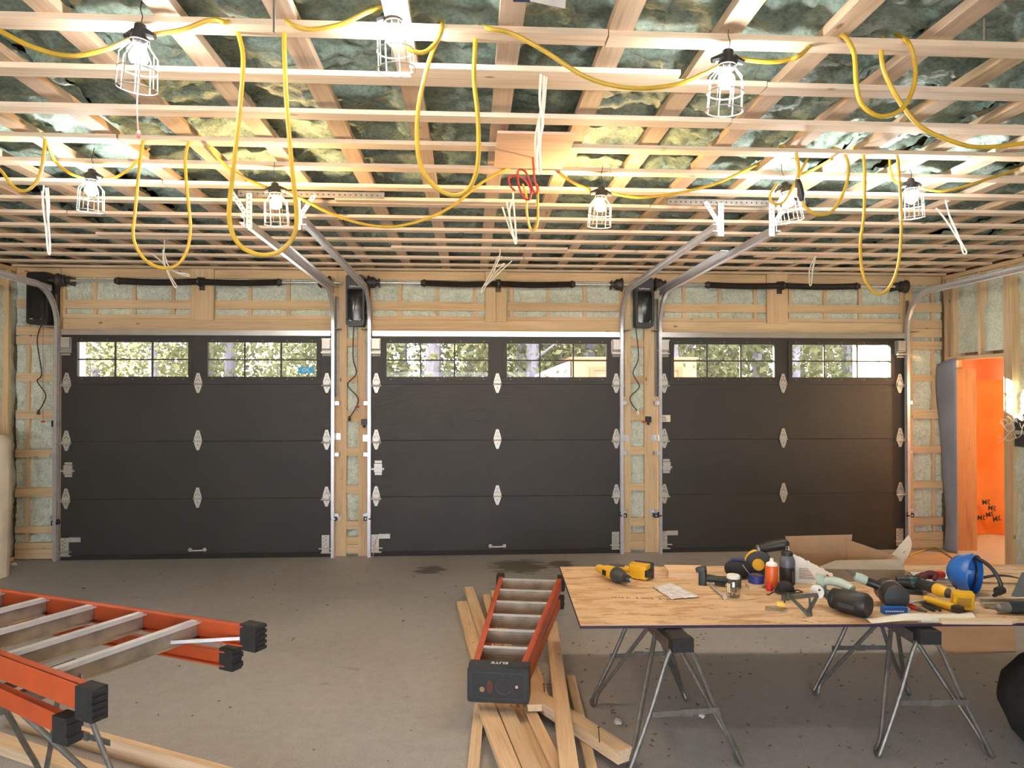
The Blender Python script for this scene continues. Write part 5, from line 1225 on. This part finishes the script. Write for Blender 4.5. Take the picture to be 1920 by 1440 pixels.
# -- roll of cream paper
t = onto('paper_roll', 'cream paper partly rolled along the table edge', 'paper', 1730, 1168, math.radians(-3))
part('loose_sheet', MB().grid(22, 10, lambda u, v: (-0.27+0.30*u, -0.03+0.085*v-0.03*u*v, 0.003+0.045*math.sin(PI*(0.15+0.75*v))*min(1, 0.2+u*1.3))), plain('cream_paper', (0.70, 0.63, 0.50), 0.6, 0, 0.06, 8), t)
part('tube', MB().tube([(-0.02, -0.005, 0.024), (0.10, -0.005, 0.024), (0.20, -0.004, 0.025), (0.245, 0.0, 0.026), (0.25, 0.0, 0.026)], [0.020, 0.022, 0.022, 0.0255, 0.022], 14), MATS['cream_paper'], t)
# -- yellow oscillating tool and yellow grip
a, L = dirz((1730, 1118), (1812, 1145)); t = onto('oscillating_tool', 'long black and yellow tool ending in a square yellow base', 'power tool', 1768, 1128, a, z=TZ+0.014)
part('body', xl([(0.0, -0.145), (0.026, -0.145), (0.030, -0.13), (0.030, -0.045)], 0.058), BLACK, t)
part('yellow_body', xl([(0.031, -0.045), (0.034, -0.03), (0.033, 0.01), (0.026, 0.03)], 0.056), YTOOL, t)
part('grip', xl([(0.025, 0.03), (0.022, 0.045), (0.022, 0.07), (0.027, 0.085)], 0.052), DGREY, t)
b = part('battery_base', MB().rbox(0.052, 0.10, 0.085, 0.008, TR(0.115, 0, 0.002, -0.5, 0.25)), YTOOL, t)
part('base_plate', MB().box(0.0265, 0.028, -0.033, 0.033, 0.018, 0.068, TR(0.115, 0, 0.002, -0.5, 0.25)), plain('worn_yellow', (0.40, 0.20, 0.02), 0.6), b, loc=(0, 0, 0), sm=False)
a, L = dirz((1742, 1132), (1790, 1146)); t = onto('yellow_grip_tool', 'ribbed orange-yellow grip lying beside the black and yellow tool', 'tool', 1764, 1140, a)
rib = [(0.0, -0.09)]+[(0.020+0.002*(k % 2), -0.088+0.008*k) for k in range(20)]+[(0.018, 0.075), (0.0, 0.076)]
part('grip', xl(rib, 0.024, n=14), YTOOL, t)
part('tip', MB().box(0.07, 0.115, -0.02, 0.02, 0.006, 0.036), IRON, t, sm=False)
# -- blue hard hat on its side
t = onto('hard_hat', 'scuffed blue hard hat lying on its side with a black strap', 'hard hat', 1812, 1112, math.radians(-57), z=TZ+0.006)
hat = MB()
def dome(u, v, R_=0.118, k=1.0):
    a = 2*PI*u; th = PI/2*v
    return (-0.145*math.cos(th)*k+0.045, R_*math.sin(th)*math.cos(a)*0.92, 0.112+R_*math.sin(th)*math.sin(a)*0.95)
part('shell', hat.grid(36, 14, dome).grid(36, 14, lambda u, v: dome(1-u, v, 0.114, 0.965)), BLUE, t)
part('rim', MB().tube([(0.045, 0.1165*0.92*math.cos(2*PI*k/36), 0.112+0.1165*0.95*math.sin(2*PI*k/36)) for k in range(36)], 0.0035, 6, closed=True), plain('blue_rim', (0.03, 0.16, 0.5), 0.3), t)
part('ridge', MB().tube(smooth([dome(0.25, 0.25, 0.121), dome(0.25, 0.55, 0.121), dome(0.25, 0.95, 0.121)], 5), 0.006, 6), BLUE, t)
part('headband', MB().tube([(0.02, 0.10*0.9*math.cos(2*PI*k/24), 0.112+0.10*0.9*math.sin(2*PI*k/24)) for k in range(24)], 0.006, 6, closed=True), BLACK, t)
sm_ = MB()
for u, v in ((0.62, 0.62), (0.60, 0.60), (0.64, 0.66)): sm_.ball(dome(u, v, 0.1195), 0.014, (0.5, 0.4, 0.9), 8, 6)
part('scuff_sticker', sm_, IRON, t)
pts = smooth([(0.04, 0.02, 0.205), (0.10, 0.02, 0.18), (0.15, 0.02, 0.12), (0.165, 0.02, 0.06), (0.13, 0.02, 0.008)], 5)
part('strap', MB().tube(pts, 0.011, 8), BLACK, t)
part('ratchet', MB().cyl((0.165, 0.03, 0.05), (0.165, -0.02, 0.05), 0.024, 12), BLACK, t)
# -- white sheets behind, maroon gloves
t = onto('white_foam_board', 'stack of white sheets behind the yellow tools', 'sheets', 1752, 1092, math.radians(-24))
for k in range(3): part('sheet', MB().box(-0.14, 0.13, -0.06, 0.06, 0.003+0.013*k, 0.012+0.013*k, TR(0.01*k, 0.012*k, 0, 0.06*k)), PAPER, t, sm=False)
t = onto('work_gloves', 'maroon knitted work glove with a red cuff', 'glove', 1745, 1086, 0.3, z=TZ+0.045)
part('palm', MB().ball((0, 0, 0.026), 0.05, (1.0, 0.7, 0.5), 14, 8), GLOVE, t)
for k in range(4): part('finger', MB().tube(smooth([(-0.03, -0.025+0.016*k, 0.03), (-0.065, -0.03+0.018*k, 0.036-0.004*k), (-0.09, -0.032+0.02*k, 0.016)], 4), [0.011]*8+[0.007], 8), GLOVE, t)
part('thumb', MB().tube(smooth([(0.0, -0.03, 0.03), (-0.03, -0.055, 0.024), (-0.05, -0.06, 0.014)], 4), [0.012]*8+[0.008], 8), GLOVE, t)
part('cuff', MB().tube([(0.04, 0, 0.022), (0.07, 0.004, 0.02), (0.10, 0.006, 0.016)], [0.022, 0.025, 0.024], 10), REDP, t)
# -- teal drill
a, L = dirz((1690, 1115), (1728, 1118)); t = onto('teal_drill', 'black and teal drill behind the round canister', 'drill', 1712, 1112, a)
part('body', xl([(0.0, -0.09), (0.03, -0.085), (0.036, -0.04), (0.034, 0.03), (0.02, 0.06), (0.0, 0.07)], 0.062), BLACK, t)
part('side_cover', xl([(0.0365, -0.02), (0.038, -0.01), (0.0365, 0.02)], 0.062), TEAL, t)
part('battery', MB().rbox(0.09, 0.07, 0.028, 0.01), BLACK, t)
# -- pliers and wrenches
def plier(label, p0, p1, mat, name='pliers', spread=0.02):
    a, L = dirz(p0, p1); c = ((p0[0]+p1[0])/2, (p0[1]+p1[1])/2)
    t = onto(name, label, name, c[0], c[1], a)
    part('jaw', MB().prism([(-0.005, -0.012), (0.045, -0.004), (0.045, 0.004), (-0.005, 0.012)], 0.004, 0.014), STEELD, t, sm=False)
    part('pivot', MB().cyl((0, 0, 0.002), (0, 0, 0.018), 0.012, 12), STEELD, t)
    for s in (-1, 1): part('handle', MB().tube(smooth([(0, s*0.006, 0.010), (-0.04, s*(spread), 0.010), (-0.10, s*(spread+0.002), 0.010), (-0.13, s*(spread-0.006), 0.010)], 4), 0.0075, 8), mat, t)
    return t
plier('black-handled pliers beside the round canister', (1758, 1148), (1706, 1120), BLACK)
plier('red-handled pliers half under the black canister', (1700, 1138), (1745, 1152), REDP, spread=0.016)
a, L = dirz((1700, 1130), (1752, 1122)); t = onto('wrench', 'grey steel wrench among the pliers', 'wrench', 1728, 1127, a, z=TZ+0.022)
part('shank', MB().box(-0.075, 0.075, -0.009, 0.009, 0, 0.006), STEEL, t, sm=False)
part('open_end', MB().prism([(0.07, -0.012), (0.085, -0.022), (0.105, -0.02), (0.095, -0.008), (0.095, 0.008), (0.105, 0.02), (0.085, 0.022), (0.07, 0.012)], -0.001, 0.007), STEEL, t, sm=False)
part('ring_end', MB().tube([(-0.088+0.014*math.cos(2*PI*k/14), 0.014*math.sin(2*PI*k/14), 0.003) for k in range(14)], 0.005, 6, closed=True), STEEL, t)
# -- right end: bars, drill, wood strip, dark bag
for k, (y, lab) in enumerate(((1122, 'upper grey aluminium bar under the hard hat'), (1131, 'lower grey aluminium bar resting against the wood strip'))):
    p, q = tz(1834+8*k, y+3, TZ+0.03-0.014*k), tz(1975, y+2, TZ+0.03-0.014*k)
    tag(part('metal_bar', MB().bar(p, q, 0.03, 0.022), ALUD, sm=False), lab, 'bar', 'metal bars on the table')
a, L = dirz((1862, 1152), (1935, 1150)); t = onto('green_drill', 'dark green drill with a grey chuck lying by the wood strip', 'drill', 1905, 1150, a)
part('chuck', xl([(0.0, -0.14), (0.008, -0.135), (0.012, -0.11), (0.024, -0.10), (0.026, -0.05), (0.028, -0.045)], 0.033), STEELD, t)
part('body', xl([(0.029, -0.045), (0.032, -0.03), (0.033, 0.08), (0.0, 0.085)], 0.033), TEALD, t)
p, q = tz(1762, 1164, TZ+0.022), tz(1892, 1165, TZ+0.022)
tag(part('wood_strip', MB().bar(p, q, 0.045, 0.020).prism([(0, -0.02), (0.07, 0.01), (0.03, 0.03), (-0.02, 0.02)], -0.008, 0.008, Matrix.Translation(q)), LUMX, sm=False), 'pale wood strip with a split end near the table edge', 'wood strip', 'tools and things on the table')
t = onto('tool_bag', 'dark green tool case at the end of the table', 'case', 1950, 1118, 0.5)
part('case', MB().prism([(-0.13, 0.0), (0.13, 0.0), (0.13, 0.11), (0.0, 0.115)], -0.09, 0.09, Matrix.Rotation(PI/2, 4, 'X')), TEALD, t, sm=False)
part('edge_bar', MB().bar((-0.12, -0.095, 0.012), (0.0, -0.095, 0.118), 0.006, 0.012), ALUD, t, sm=False)
t = onto('black_strap', 'flat black tool strap behind the hard hat', 'strap', 1878, 1094, -0.2)
part('strap', MB().grid(14, 4, lambda u, v: (-0.16+0.32*u, 0.05*(v-0.5), 0.012+0.035*math.sin(PI*u)+0.006*math.sin(v*3))), CLOTH, t)
# -- loose thin black cable over the clutter
tag(part('thin_cable', MB().tube(smooth([tz(1702, 1078, TZ+0.09), tz(1706, 1090, TZ+0.07), tz(1712, 1100, TZ+0.09), tz(1722, 1106, TZ+0.06), tz(1740, 1112, TZ+0.05)], 6), 0.003, 6), BLACK), 'thin black cable trailing over the white sheets', 'cable', 'tools and things on the table')
